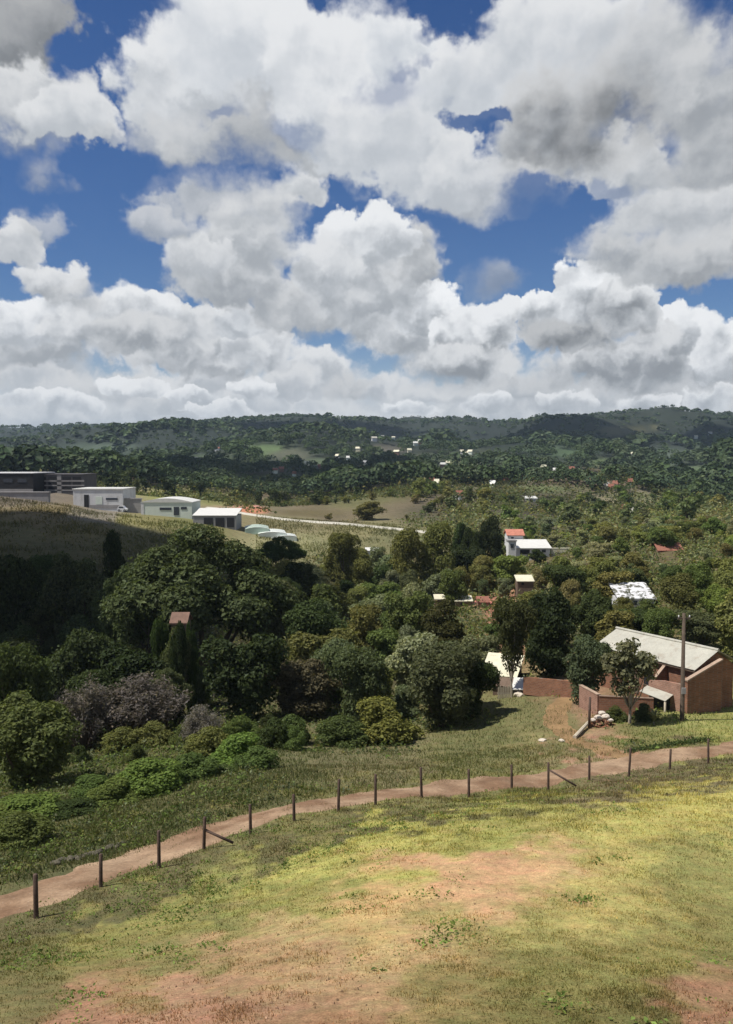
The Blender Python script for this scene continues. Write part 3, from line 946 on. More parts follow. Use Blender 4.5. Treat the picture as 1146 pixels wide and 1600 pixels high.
M['white'] = plain('white_wall', (0.56, 0.56, 0.57), 0.8, 0.12, 0.4, 0.3, stain=(0.38, 0.37, 0.36))
M['pale_green'] = plain('pale_green_wall', (0.55, 0.60, 0.54), 0.8, 0.10, 0.4, 0.3)
M['grey'] = plain('grey_concrete', (0.26, 0.25, 0.25), 0.9, 0.2, 0.5, 0.2)
M['dark_grey'] = plain('dark_concrete', (0.10, 0.095, 0.10), 0.9, 0.25, 0.5, 0.2)
M['dark'] = plain('dark_opening', (0.018, 0.018, 0.022), 0.7, 0.2, 1.0, 0.3)
M['glass'] = plain('window_glass', (0.03, 0.04, 0.06), 0.15, 0.1, 1.0, 0.6)
M['clay'] = plain('clay_roof', (0.42, 0.17, 0.12), 0.85, 0.3, 1.2, 0.2)
M['rust'] = plain('rust_roof', (0.24, 0.105, 0.075), 0.85, 0.3, 1.2, 0.2)
M['pink'] = plain('faded_roof', (0.17, 0.105, 0.08), 0.85, 0.3, 1.2, 0.2)
M['wood'] = plain('old_timber', (0.14, 0.10, 0.075), 0.9, 0.3, 3.0, 0.2)
M['plank'] = plain('pale_timber', (0.42, 0.37, 0.29), 0.85, 0.25, 3.0, 0.2)
M['patched'] = patched_mat()
M['film'] = plain('tunnel_film', (0.40, 0.50, 0.42), 0.4, 0.15, 0.5, 0.5)
M['film_white'] = plain('white_film', (0.66, 0.70, 0.66), 0.4, 0.15, 0.5, 0.5)
M['stone'] = plain('stone', (0.095, 0.085, 0.062), 0.95, 0.35, 2.5, 0.2)
M['coping'] = plain('coping', (0.34, 0.25, 0.19), 0.9, 0.25, 2.0, 0.2)
M['pale_stone'] = plain('pale_stone', (0.52, 0.46, 0.38), 0.95, 0.25, 2.5, 0.2)
M['asphalt'] = plain('road_surface', (0.44, 0.42, 0.36), 0.95, 0.15, 0.3, 0.2)
M['sack'] = plain('pale_sack', (0.52, 0.46, 0.40), 0.9, 0.2, 4.0, 0.2)
M['rubber'] = plain('rubber', (0.02, 0.02, 0.02), 0.8, 0.2, 4.0, 0.3)
M['car_paint'] = plain('car_paint', (0.7, 0.7, 0.72), 0.3, 0.05, 1.0, 0.5)


# ------------------------------------------------------------------ terrain sheet
def build_terrain():
    front = np.radians(np.arange(-34, 34.01, 0.19))
    side = np.radians(np.concatenate([np.arange(36, 70, 2.0), np.arange(70, 181, 5.0)]))
    th = np.concatenate([-side[::-1][:-1], front, side])
    th = np.unique(th)
    if th[-1] < math.pi - 1e-6:
        th = np.append(th, math.pi)
    th = th[th > -math.pi + 1e-6]
    r = [1.6]
    while r[-1] < 4300:
        r.append(r[-1] * (1.0085 if 10 < r[-1] < 75 else 1.016))
    r = np.array(r)
    nt, nr = len(th), len(r)
    TT, RR = np.meshgrid(th, r)
    X, Y = (RR * np.sin(TT)).ravel(), (RR * np.cos(TT)).ravel()
    Z = ground(X, Y)
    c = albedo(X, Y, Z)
    V = np.stack([X, Y, Z], 1)
    V = np.vstack([V, [[0, 0, V[:nt, 2].mean()]]])
    c = np.vstack([c, c[:1]])
    i, j = np.meshgrid(np.arange(nr - 1), np.arange(nt), indexing='ij')
    jn = (j + 1) % nt
    quads = np.stack([i * nt + j, (i + 1) * nt + j, (i + 1) * nt + jn, i * nt + jn], -1).reshape(-1, 4)
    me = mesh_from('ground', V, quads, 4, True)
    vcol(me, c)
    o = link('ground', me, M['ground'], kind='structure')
    return o


build_terrain()


def ribbon(name, centre, half, m, lift=0.03, cols=None, ragged=0.25, step=0.35, across=10, **props):
    """A strip of ground following a line of (x, y) points, laid just over the terrain."""
    c = np.array(centre, float)
    seg = np.hypot(*np.diff(c, axis=0).T)
    s = np.concatenate([[0], np.cumsum(seg)])
    n = int(s[-1] / step)
    t = np.linspace(0, s[-1], n)
    px, py = np.interp(t, s, c[:, 0]), np.interp(t, s, c[:, 1])
    k = max(3, int(2.5 / step))
    ker = np.ones(k) / k
    px = np.convolve(np.pad(px, k, 'edge'), ker, 'same')[k:-k]
    py = np.convolve(np.pad(py, k, 'edge'), ker, 'same')[k:-k]
    hw = np.interp(t, s, half)
    tx, ty = np.gradient(px), np.gradient(py)
    L = np.hypot(tx, ty) + 1e-9
    nx, ny = -ty / L, tx / L
    rag = 1 + ragged * fbm(t / 1.6, t * 0 + 3.3, 4, 77)
    rag2 = 1 + ragged * fbm(t / 1.6, t * 0 + 8.3, 4, 78)
    V, C = [], []
    for j in range(across + 1):
        u = j / across * 2 - 1
        w = np.where(u < 0, hw * rag, hw * rag2) * u
        x, y = px + nx * w, py + ny * w
        z = ground(x, y) + lift - 1.7 * lift * (abs(u) ** 5) - 0.025 * np.exp(-((abs(u) - 0.5) / 0.18) ** 2) * (1 if lift < 0.2 else 0)
        V.append(np.stack([x, y, z], 1))
    V = np.stack(V, 1)
    nn, ac = V.shape[:2]
    idx = np.arange(nn * ac).reshape(nn, ac)
    quads = np.stack([idx[:-1, :-1], idx[1:, :-1], idx[1:, 1:], idx[:-1, 1:]], -1).reshape(-1, 4)
    V = V.reshape(-1, 3)
    me = mesh_from(name, V, quads[:, ::-1], 4, True)
    if cols is not None:
        vcol(me, cols(V))
    return link(name, me, m, **props)


# the dirt track below the fence
TRACK = [(-200, 1440, 24.2), (-90, 1440, 25.4), (0, 1420, 26.0), (60, 1393, 27.5), (157, 1366, 29.3), (249, 1333, 31.4), (319, 1308, 33.2), (400, 1283, 35), (500, 1261, 37), (587, 1249, 38.8), (660, 1238, 40.4), (733, 1228, 41.9),
         (800, 1219, 43.4), (857, 1211, 44.8), (930, 1203, 46.4), (1000, 1187, 48.2), (1070, 1178, 49.6), (1146, 1167, 51.2), (1300, 1150, 54)]
_tr = [spot(a, c)[:2] for a, b, c in TRACK]


def track_cols(V):
    a = fbm(V[:, 0] / 2.2, V[:, 1] / 2.2, 4, 55)
    b = fbm(V[:, 0] / 0.7, V[:, 1] / 0.7, 3, 56)
    t = np.clip(0.5 + 1.1 * a + 0.5 * b, 0, 1)[:, None]
    return (lin((146, 116, 92)) * (1 - t) + lin((188, 160, 132)) * t) * 0.66


ribbon('path', [q + np.array([-0.04, 0.18]) for q in _tr], [1.45] * 7 + [1.35] * (len(_tr) - 7), M['dirt'], 0.075, track_cols, 0.62, 0.25, 16, kind='structure')
# bare strip where carts turn into the yard
_yd = [spot(a, c)[:2] for a, c in ((1010, 47.5), (950, 51), (900, 55), (872, 59), (868, 64), (890, 68))]
ribbon('yard_track', _yd, [0.5, 0.9, 0.8, 0.8, 1.1, 0.9], M['dirt'], 0.03, lambda V: np.broadcast_to(lin((154, 126, 92)) * 0.74, V.shape) * (1 + 0.25 * fbm(V[:, 0] / 1.1, V[:, 1] / 1.1, 3, 57))[:, None], 0.5, 0.3, 10, kind='structure')
# road across the far field
_rd = [spot(a, c)[:2] for a, c in ((330, 262), (385, 246), (430, 238), (530, 232), (640, 226), (720, 225))]
ribbon('road', _rd, [3.0] * len(_rd), M['asphalt'], 0.25, None, 0.05, 2.0, 4, kind='structure')


# ------------------------------------------------------------------ clouds overhead, beyond the picture, that shade part of the valley
def overhead_cloud(cx, cy, alt, rx, ry, n, seed):
    """A flat-based heap of cloud whose shadow falls round ground point (cx, cy)."""
    rs = np.random.default_rng(seed)
    k = alt / math.tan(SUN_EL)
    ox, oy = cx + math.sin(SUN_AZ) * k, cy + math.cos(SUN_AZ) * k
    bm = bmesh.new()
    for i in range(n):
        a, q = rs.uniform(0, 2 * math.pi), math.sqrt(rs.uniform(0, 1))
        rr = (rx + ry) * 0.5 * rs.uniform(0.16, 0.34) * (1.15 - 0.5 * q)
        c = Vector((ox + math.cos(a) * q * (rx - rr * .6), oy + math.sin(a) * q * (ry - rr * .6), CZ + alt + rr * 0.3))
        res = bmesh.ops.create_icosphere(bm, subdivisions=3, radius=1.0)
        for v in res['verts']:
            p = v.co.copy()
            f = 1 + 0.22 * (vnoise(p.x * 2.3 + i * 7, p.y * 2.3 + p.z * 1.7, seed) - 0.5) + 0.14 * (vnoise(p.x * 6 + i, p.y * 6 + p.z * 5, seed + 1) - 0.5)
            p = p * float(f)
            v.co = c + Vector((p.x * rr, p.y * rr, (p.z if p.z > 0 else p.z * 0.3) * rr * 0.8))
    me = bpy.data.meshes.new('cloud')
    bm.to_mesh(me)
    bm.free()
    me.polygons.foreach_set('use_smooth', [True] * len(me.polygons))
    link('cloud', me, M['cloud'], kind='structure')


M['cloud'] = plain('cloud_white', (0.85, 0.86, 0.88), 1.0, 0.05, 0.01, 0.0)
overhead_cloud(-72, 128, 420, 58, 52, 46, 1)
overhead_cloud(-230, 640, 900, 260, 190, 46, 2)
overhead_cloud(420, 1280, 1600, 330, 170, 50, 3)
overhead_cloud(-60, 1480, 1700, 240, 150, 40, 4)


# ------------------------------------------------------------------ trees
def rand_dirs(n, rs):
    v = rs.normal(size=(n, 3))
    return v / np.linalg.norm(v, axis=1, keepdims=True)


def leaf_quads(pos, nrm, size, rs, aspect=0.6, tang=None):
    n = len(pos)
    nrm = nrm / (np.linalg.norm(nrm, axis=1, keepdims=True) + 1e-9)
    t = rs.normal(size=(n, 3)) if tang is None else tang
    t = t - nrm * (t * nrm).sum(1, keepdims=True)
    t /= np.linalg.norm(t, axis=1, keepdims=True) + 1e-9
    b = np.cross(nrm, t)
    a = size[:, None]
    w = a * aspect
    lift = nrm * a * 0.22
    V = np.stack([pos - t * a, pos + b * w + lift, pos + t * a, pos - b * w + lift], 1).reshape(-1, 3)
    return V


def crown_mesh(name, clumps, n, size, rs, jitter=0.62, up=0.55, aspect=0.6, inner=0.72, stray=0.06):
    """Leaves spread through clumps (x, y, z, r) of a crown of unit height and width."""
    cl = np.asarray(clumps, float)
    w = cl[:, 3] ** 2
    k = rs.choice(len(cl), n, p=w / w.sum())
    d = rand_dirs(n, rs)
    d[:, 2] = np.where((d[:, 2] < 0) & (rs.uniform(size=n) < 0.45), -d[:, 2], d[:, 2])
    rad = cl[k, 3] * (inner + (1.06 - inner) * rs.uniform(size=n) ** 0.5)
    rad = np.where(rs.uniform(size=n) < stray, rad * rs.uniform(1.05, 1.35, n), rad)
    lump = 1 + 0.35 * (vnoise(d[:, 0] * 2.6 + k * 3.1, d[:, 1] * 2.6 + d[:, 2] * 2.1, 4) - 0.5)
    pos = cl[k, :3] + d * (rad * lump)[:, None] * np.array([1, 1, 0.85])
    nrm = d + rs.normal(size=(n, 3)) * jitter + np.array([0, 0, up])
    V = leaf_quads(pos, nrm, size * rs.uniform(0.55, 1.35, n), rs, aspect)
    return mesh_from(name, V, np.arange(4 * n), 4)


def clump_cloud(n, rs, shape='round', z0=0.3, r=(0.10, 0.17)):
    out = []
    lobes = [(0, 0, 0.58, 0.72)]
    for i in range(4):
        a_ = rs.uniform(0, 6.283)
        lobes.append((math.cos(a_) * rs.uniform(.14, .27), math.sin(a_) * rs.uniform(.14, .27), rs.uniform(.22, .80), rs.uniform(.34, .58)))
    for i in range(n):
        while True:
            p = rs.uniform(-1, 1, 3)
            q = math.sqrt((p ** 2).sum())
            if q <= 1 and q > 0.45:
                break
        x, y, z = p * 0.40
        rr = rs.uniform(*r)
        if shape == 'round':
            # several leaning lobes of unequal height, not one ball
            L = lobes[rs.integers(len(lobes))]
            x, y = L[0] + x * L[3], L[1] + y * L[3]
            zc = z0 + (1 - z0) * (L[2] + z * L[3] * 1.25)
            zc = max(zc, z0 * 0.6)
        elif shape == 'umbrella':
            zc = z0 + (1 - z0) * (0.55 + 0.42 * z / 0.4 * (1 - 0.6 * (x * x + y * y) / 0.16) - 0.5 * (x * x + y * y) / 0.16 * 0.45)
            x, y = x * 1.12, y * 1.12
        elif shape == 'cone':
            t = rs.uniform(0, 1) ** 1.15
            a = rs.uniform(0, 2 * math.pi)
            wid = 0.40 * (1 - t) ** 0.75 + 0.03
            x, y = math.cos(a) * wid * rs.uniform(0.6, 1), math.sin(a) * wid * rs.uniform(0.6, 1)
            zc = z0 + (0.94 - z0) * t
            rr *= 1.15 - 0.65 * t
        elif shape == 'column':
            t = rs.uniform(0, 1)
            a = rs.uniform(0, 2 * math.pi)
            wid = 0.34 * (1 - t ** 2.2) ** 0.6 + 0.03
            x, y = math.cos(a) * wid * rs.uniform(0.5, 1), math.sin(a) * wid * rs.uniform(0.5, 1)
            zc = z0 + (0.93 - z0) * t
        elif shape == 'dome':
            zc = 0.06 + abs(z) / 0.4 * 0.80 * (1 - 0.35 * rs.uniform())
            x, y = x * 1.1, y * 1.1
        out.append((x, y, min(zc, 1.0 - rr * 0.75), rr))
    return out


def trunk_mesh(name, clumps, z0, rad, rs, limbs=7, lean=0.03, fork=0.5, sides=7):
    mb = MB()
    tx, ty = rs.uniform(-lean, lean, 2)
    top = np.array([tx, ty, z0 + 0.18])
    fz = max(0.06, z0 * fork)
    mb.tube([(0, 0, -0.06), (0, 0, 0.0), (tx * .4, ty * .4, fz), tuple(top)], [rad * 1.5, rad * 1.15, rad * 0.85, rad * 0.45], sides)
    order = sorted(clumps, key=lambda c: -c[3])
    for c in order[:limbs]:
        s = np.array([tx * .4, ty * .4, fz * rs.uniform(0.8, 1.1)])
        e = np.array(c[:3])
        mid = s * 0.5 + e * 0.5 + np.array([*(rs.uniform(-.03, .03, 2)), -0.05])
        mb.tube([tuple(s), tuple(mid), tuple(e)], [rad * 0.6, rad * 0.36, rad * 0.12], 5, cap=False)
    return mb.mesh(name, True)


KIT = {}


def kit(key, shape, n_clumps, leaves, size, z0, rad, r=(0.10, 0.17), limbs=7, seed=0, fork=0.5, bark='bark', **kw):
    rs = np.random.default_rng(seed)
    cl = clump_cloud(n_clumps, rs, shape, z0, r)
    if shape in ('round', 'dome', 'cone', 'column') and kw.pop('core', True):
        k = 5
        for i in range(k):
            t = i / (k - 1)
            cl.append((0, 0, z0 + (0.72 - z0) * t, (0.19 if shape in ('round', 'dome') else 0.2 * (1 - 0.7 * t))))
    kw.pop('core', None)
    crown = crown_mesh('crown', cl, leaves, size, rs, **kw)
    trunk = trunk_mesh('trunk', cl[:n_clumps], z0, rad, rs, limbs, fork=fork)
    crown.materials.append(M['leaf'])
    trunk.materials.append(M[bark])
    KIT.setdefault(key, []).append((crown, trunk))


for s in range(3):
    kit('broad', 'round', 38, 21000, 0.0205, 0.10, 0.030, seed=100 + s)
for s in range(2):
    kit('umbrella', 'umbrella', 66, 34000, 0.0135, 0.30, 0.020, r=(0.07, 0.13), limbs=14, seed=120 + s, fork=0.35, inner=0.5)
for s in range(2):
    kit('cone', 'cone', 46, 16000, 0.019, 0.08, 0.022, r=(0.10, 0.17), limbs=3, seed=140 + s)
for s in range(2):
    kit('column', 'column', 36, 14000, 0.020, 0.06, 0.022, r=(0.11, 0.19), limbs=3, seed=150 + s)
for s in range(3):
    kit('shrub', 'dome', 28, 11000, 0.027, 0.05, 0.022, r=(0.10, 0.20), limbs=8, seed=160 + s, fork=0.3)
for s in range(3):
    kit('filler', 'round', 26, 9000, 0.029, 0.08, 0.032, r=(0.11, 0.19), limbs=4, seed=180 + s)
kit('airy', 'round', 44, 4200, 0.026, 0.22, 0.014, r=(0.06, 0.12), limbs=18, seed=201, inner=0.2, core=False)
kit('airy', 'round', 30, 3200, 0.028, 0.34, 0.018, r=(0.07, 0.12), limbs=18, seed=202, inner=0.2, core=False, bark='pale_bark')
kit('sprig', 'round', 26, 330, 0.034, 0.35, 0.016, r=(0.06, 0.12), limbs=14, seed=205, inner=0.2, core=False)
kit('tall', 'round', 30, 10000, 0.022, 0.46, 0.018, r=(0.08, 0.15), limbs=12, seed=210, bark='pale_bark', fork=0.4)
for s in range(2):
    kit('sparse', 'round', 9, 260, 0.095, 0.12, 0.03, r=(0.14, 0.24), limbs=2, seed=220 + s)


def twig_kit(seed):
    """A bush of thin upright twigs with a haze of small dry leaves."""
    rs = np.random.default_rng(seed)
    mb = MB()
    tips = []
    for i in range(70):
        a, q = rs.uniform(0, 6.283), math.sqrt(rs.uniform()) * 0.42
        e = np.array([math.cos(a) * q, math.sin(a) * q, rs.uniform(0.62, 0.98) * math.sqrt(max(0.05, 1 - (q / 0.5) ** 2))])
        s = np.array([e[0] * 0.15, e[1] * 0.15, 0])
        mid = s * 0.45 + e * 0.55 + np.array([e[0] * 0.12, e[1] * 0.12, 0.02])
        mb.tube([tuple(s), tuple(mid), tuple(e)], [0.010, 0.006, 0.002], 4, cap=False)
        tips.append((mid, e))
    trunk = mb.mesh('trunk', True)
    n = 7000
    k = rs.integers(0, len(tips), n)
    A = np.array([t[0] for t in tips])
    B = np.array([t[1] for t in tips])
    u = rs.uniform(0, 1, n)[:, None] ** 0.6
    pos = A[k] * (1 - u) + B[k] * u + rs.normal(size=(n, 3)) * 0.035
    pos[:, 2] = np.maximum(pos[:, 2], 0.02)
    nrm = rs.normal(size=(n, 3)) * 0.8 + pos * np.array([1.5, 1.5, 0.8])
    V = leaf_quads(pos, nrm, 0.022 * rs.uniform(0.5, 1.4, n), rs, 0.35)
    crown = mesh_from('crown', V, np.arange(4 * n), 4)
    crown.materials.append(M['leaf'])
    trunk.materials.append(M['bark'])
    KIT.setdefault('twiggy', []).append((crown, trunk))


twig_kit(301)
twig_kit(302)


def frond_kit(seed):
    """A rosette of long arching blades, like a young banana or agave."""
    rs = np.random.default_rng(seed)
    V, f = [], []
    for i in range(30):
        a = rs.uniform(0, 6.283)
        L = rs.uniform(0.45, 0.75)
        rise = rs.uniform(0.6, 1.25)
        wd = rs.uniform(0.045, 0.075)
        prev = None
        for k in range(6):
            t = k / 5
            rr = L * t * (0.45 + 0.35 * t)
            z = 0.1 + rise * (t - 0.55 * t * t) * 0.9
            hw = wd * math.sin(math.pi * min(1, 0.15 + t * 0.85)) + 0.004
            c, s = math.cos(a), math.sin(a)
            n0 = len(V)
            V += [(c * rr - s * hw, s * rr + c * hw, z), (c * rr, s * rr, z - 0.02), (c * rr + s * hw, s * rr - c * hw, z)]
            if prev is not None:
                f += [prev, prev + 1, n0 + 1, n0, prev + 1, prev + 2, n0 + 2, n0 + 1]
            prev = n0
    crown = mesh_from('crown', np.array(V), np.array(f), 4, True)
    mb = MB().tube([(0, 0, -0.05), (0, 0, 0.22)], [0.05, 0.04], 7)
    trunk = mb.mesh('trunk', True)
    crown.materials.append(M['leaf'])
    trunk.materials.append(M['pale_bark'])
    KIT.setdefault('frond', []).append((crown, trunk))


frond_kit(311)
frond_kit(312)

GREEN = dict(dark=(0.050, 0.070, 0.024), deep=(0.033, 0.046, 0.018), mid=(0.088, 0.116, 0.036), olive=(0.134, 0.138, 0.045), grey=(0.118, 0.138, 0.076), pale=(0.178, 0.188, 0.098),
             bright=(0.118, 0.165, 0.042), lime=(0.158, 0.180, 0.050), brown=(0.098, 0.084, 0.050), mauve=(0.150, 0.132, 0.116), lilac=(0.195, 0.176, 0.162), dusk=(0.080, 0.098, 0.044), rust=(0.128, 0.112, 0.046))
SUNNY = {'mixed trees in the middle of the valley': 1.2, 'trees on the slope behind the brick house': 1.25, 'shrubs over the sunny hillside on the right': 1.35, 'trees in front of the far valley': 1.35, 'trees below the pale field and the road': 1.15}   # sunlit groups: sunshine painted in as lighter leaf colour
PLANTED = []
TREES = []          # (x, y, half width) of what has been planted
_used = {}


def plant(name, label, cat, px, Y, top, width, key, tone, group=None, h=None, variant=None, x=None):
    """A tree or bush at picture column px and distance Y whose crown reaches picture row top and is width pixels wide."""
    p = spot(px, Y) if x is None else np.array([x, Y, gz(x, Y)])
    if h is None:
        h = max(0.4, at(px, top, Y)[2] - p[2])
    w = width / F * Y if width > 0 else -width
    opts = KIT[key]
    _used[key] = _used.get(key, 0) + 1
    crown, trunk = opts[(_used[key] if variant is None else variant) % len(opts)]
    t = thing(name, label, cat, (p[0], p[1], p[2] - 0.05), random.uniform(0, 6.28), group, (w, w, h))
    c = link('crown', crown, None, t)
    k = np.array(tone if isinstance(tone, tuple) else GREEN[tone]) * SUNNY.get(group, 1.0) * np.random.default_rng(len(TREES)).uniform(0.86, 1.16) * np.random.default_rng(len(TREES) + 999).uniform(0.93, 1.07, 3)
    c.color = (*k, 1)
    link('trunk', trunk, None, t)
    TREES.append((p[0], p[1], w * 0.5, px, Y, h))
    PLANTED.append((t, group, tone, p[2], w, h, p[0], Y))
    return t


T, B = 'tree', 'bush'
KEY = [
    # name, label, category, px, Y, top row, width px, kind, tone
    ('leafy_tree', 'round leafy green tree at the left edge beside the mauve-grey bush', T, 45, 47, 1085, 185, 'broad', 'mid'),
    ('leafy_bush', 'bright green bush at the left edge just above the dirt track', B, 38, 38.5, 1240, 120, 'shrub', 'bright'),
    ('leafy_bush', 'smaller green bush cut by the left edge of the picture, below the round tree', B, -25, 37, 1262, 110, 'shrub', 'bright'),
    ('twiggy_bush', 'large mauve-grey twiggy bush in front of the dark trees', B, 225, 64, 1050, 185, 'twiggy', 'mauve'),
    ('twiggy_bush', 'mauve-grey twiggy bush between the round leafy tree and the largest mauve bush', B, 130, 62, 1052, 130, 'twiggy', 'mauve'),
    ('twiggy_bush', 'small pale lilac-grey bush right of the large mauve bushes', B, 316, 55, 1098, 82, 'twiggy', 'lilac'),
    ('leafy_bush', 'dark green rounded bush left of the bright shrubs by the track', B, 150, 42.5, 1208, 88, 'shrub', 'mid'),
    ('leafy_bush', 'wide bright green shrub nearest the track on the bank', B, 232, 42.5, 1178, 112, 'shrub', 'bright'),
    ('leafy_bush', 'green shrub directly right of the wide bright shrub on the bank', B, 300, 45, 1172, 92, 'shrub', 'mid'),
    ('leafy_bush', 'yellow-green shrub at the right end of the shrub row on the bank', B, 372, 48, 1140, 92, 'shrub', 'bright'),
    ('leafy_bush', 'low olive shrub tucked behind the shrub row on the bank', B, 330, 50.5, 1128, 80, 'shrub', 'olive'),
    ('leafy_bush', 'small low green shrub between the two right shrubs of the bank row', B, 345, 45.5, 1192, 60, 'shrub', 'mid'),
    # the big trees of the shaded valley
    ('spreading_tree', 'huge dark spreading tree with many crown clumps, tallest in the shaded valley', T, 320, 90, 822, 285, 'umbrella', 'dusk'),
    ('spreading_tree', 'dark spreading tree overlapping the left side of the huge tree', T, 222, 92, 872, 165, 'umbrella', 'dusk'),
    ('dark_tree', 'dark bushy tree under the right side of the huge spreading tree', T, 415, 92, 905, 120, 'broad', 'dusk'),
    ('dark_tree', 'broad dark tree in the shaded valley left of the pale olive tree', T, 503, 84, 938, 118, 'broad', 'dark'),
    ('dark_tree', 'dark bronze-brown tree below the broad dark tree of the valley', T, 470, 70, 1022, 130, 'broad', 'brown'),
    ('dark_tree', 'dark brown-green bush tree left of the grey-green round tree', T, 555, 67, 1010, 105, 'broad', 'dusk'),
    ('dark_tree', 'very dark tree at the left edge of the picture below the shaded field', T, 8, 95, 872, 130, 'broad', 'deep'),
    ('dark_tree', 'grey-green dim tree just below the shaded field', T, 128, 104, 858, 120, 'broad', 'dusk'),
    ('dark_tree', 'dark pointed tree standing up against the shaded field', T, 180, 112, 832, 52, 'column', 'deep'),
    ('dark_tree', 'dim leafy tree at the left edge above the round leafy tree', T, 20, 62, 1005, 120, 'broad', 'dark'),
    ('dark_tree', 'dim green tree behind the mauve-grey bushes', T, 120, 76, 985, 130, 'broad', 'dark'),
    ('dark_tree', 'small dark round-topped tree at the right foot of the field', T, 440, 150, 838, 80, 'umbrella', 'dark'),
    ('pale_tree', 'pale olive rounded tree in the middle of the valley', T, 580, 108, 928, 92, 'broad', 'pale'),
    ('olive_tree', 'olive tree with a ragged crown below the pale green field', T, 538, 148, 830, 70, 'broad', 'olive'),
    ('olive_tree', 'tall olive tree, left of the pair in front of the road', T, 640, 150, 826, 78, 'column', 'olive'),
    ('olive_tree', 'tall olive tree, right of the pair in front of the road', T, 685, 152, 818, 76, 'column', 'olive'),
    ('clipped_tree', 'small dark ball-shaped tree beside the dark cluster near the orange roof', T, 715, 172, 818, 34, 'filler', 'dark'),
    ('dark_tree', 'black-green tall tree directly left of the orange-roofed house', T, 772, 170, 808, 50, 'broad', 'deep'),
    ('dark_tree', 'black-green tree in the dark cluster left of the orange-roofed house', T, 742, 168, 822, 50, 'broad', 'deep'),
    ('dark_tree', 'low dark tree in front of the dark cluster by the orange-roofed house', T, 728, 158, 856, 70, 'filler', 'deep'),
    ('conical_tree', 'broad dark olive tree with a pointed top above the grey-green round tree', T, 692, 86, 935, 118, 'cone', (0.060, 0.058, 0.020)),
    ('round_tree', 'large grey-green round tree by the yard with deep shade under it', T, 690, 64, 1008, 142, 'broad', 'dusk'),
    ('round_tree', 'dark green tree joined to the right side of the grey-green round tree', T, 735, 66, 1030, 92, 'broad', 'dark'),
    ('leafy_bush', 'yellow-green bush at the edge of the grass below the grey-green round tree', B, 598, 59, 1080, 112, 'shrub', 'lime'),
    ('leafy_bush', 'low dark green bush left of the yellow-green bush on the grass edge', B, 535, 58, 1112, 90, 'shrub', 'mid'),
    ('tall_tree', 'tall tree with pale bare trunks in front of the cream-roofed shed', T, 800, 71, 942, 86, 'tall', (0.058, 0.060, 0.024)),
    ('dark_tree', 'tall dark tree between the sheds and the brick house, olive on its sunny side', T, 862, 76, 912, 112, 'broad', 'deep'),
    ('olive_tree', 'olive-topped tree left behind the tall dark tree by the sheds', T, 838, 84, 925, 80, 'broad', 'olive'),
    ('grey_tree', 'grey-green tree at the left corner of the brick house', T, 912, 65.4, 992, 100, 'broad', (0.068, 0.092, 0.048)),
    ('thin_tree', 'thin see-through tree in front of the brick house', T, 984, 58.6, 992, 132, 'airy', (0.115, 0.118, 0.068)),
    ('dark_tree', 'dark tree behind the ridge of the brick house', T, 925, 84, 920, 88, 'broad', 'dark'),
    ('dark_tree', 'dark bushy tree behind the brick house, right under the white tin roof', T, 1000, 84, 952, 110, 'broad', 'dark'),
    ('olive_tree', 'olive tree directly right of the glittering white tin roof', T, 1066, 92, 897, 84, 'broad', 'olive'),
    ('olive_tree', 'sunny yellow-green tree near the right edge behind the brick house', T, 1128, 90, 912, 76, 'broad', 'lime'),
    ('dark_tree', 'dim brown-green tree right behind the power pole', T, 1085, 82, 955, 96, 'broad', 'dusk'),
    ('pale_tree', 'sunlit green tree in front of the long white roof', T, 795, 150, 862, 66, 'filler', 'lime'),
    ('round_bush', 'round dark bush directly in front of the long white house', B, 842, 172, 858, 34, 'filler', 'dark'),
    ('leafy_bush', 'low green bush at the foot of the courtyard wall, left of the thin tree trunk', B, 962, 59.4, 1098, 34, 'shrub', 'mid'),
    ('leafy_bush', 'low dark bush at the foot of the courtyard wall, right of the thin tree trunk', B, 1008, 59.2, 1096, 36, 'shrub', 'dusk'),
    ('frond_plant', 'small pale frond plant on the right of the thin tree by the house wall', 'plant', 1022, 57.6, 1092, 24, 'frond', 'pale'),
    ('leafy_bush', 'tall green bush on the bank nearest the left edge, just over the first fence post', B, 30, 34.2, 1262, 105, 'shrub', 'mid'),
    ('leafy_bush', 'dark green bush on the bank right of the tall bush over the first fence post', B, 104, 38.6, 1250, 92, 'shrub', 'dark'),
    ('leafy_bush', 'bright green shrub on the bank left of the wide bright shrub', B, 178, 40.6, 1216, 86, 'shrub', 'bright'),
    ('leafy_bush', 'bright green shrub filling the right end of the shrub row near the track', B, 402, 46.5, 1160, 70, 'shrub', 'mid'),
]
for r_ in KEY:
    plant(r_[0], r_[1], r_[2], r_[3], r_[4], r_[5], r_[6], r_[7], r_[8])
# pale fronds glimmering in the dark valley
for px, Y, top, w in ((352, 84, 968, 26), (372, 80, 985, 28), (392, 83, 972, 24), (345, 78, 1010, 30), (365, 76, 1024, 26), (398, 78, 1005, 30), (420, 80, 975, 24), (430, 76, 1010, 26), (452, 82, 945, 28), (466, 88, 930, 24),
                      (410, 73, 1035, 26), (335, 82, 985, 22), (385, 73, 1040, 22), (455, 90, 912, 24)):
    plant('frond_plant', 'pale long-leaved plant glimmering in the shade below the huge spreading tree', 'plant', px, Y, top, w, 'frond', 'pale', 'pale fronds in the shaded valley')

for px, Y, top, w, tn in ((272, 73, 982, 56, 'dusk'), (299, 74, 968, 30, 'dark'), (254, 75, 964, 36, 'dark'), (281, 71, 974, 40, 'deep')):
    plant('dark_tree', 'dim tree crowding round the faded pink-roofed hut in the shade', T, px, Y, top, w, 'broad', tn, 'trees crowding round the pink-roofed hut')

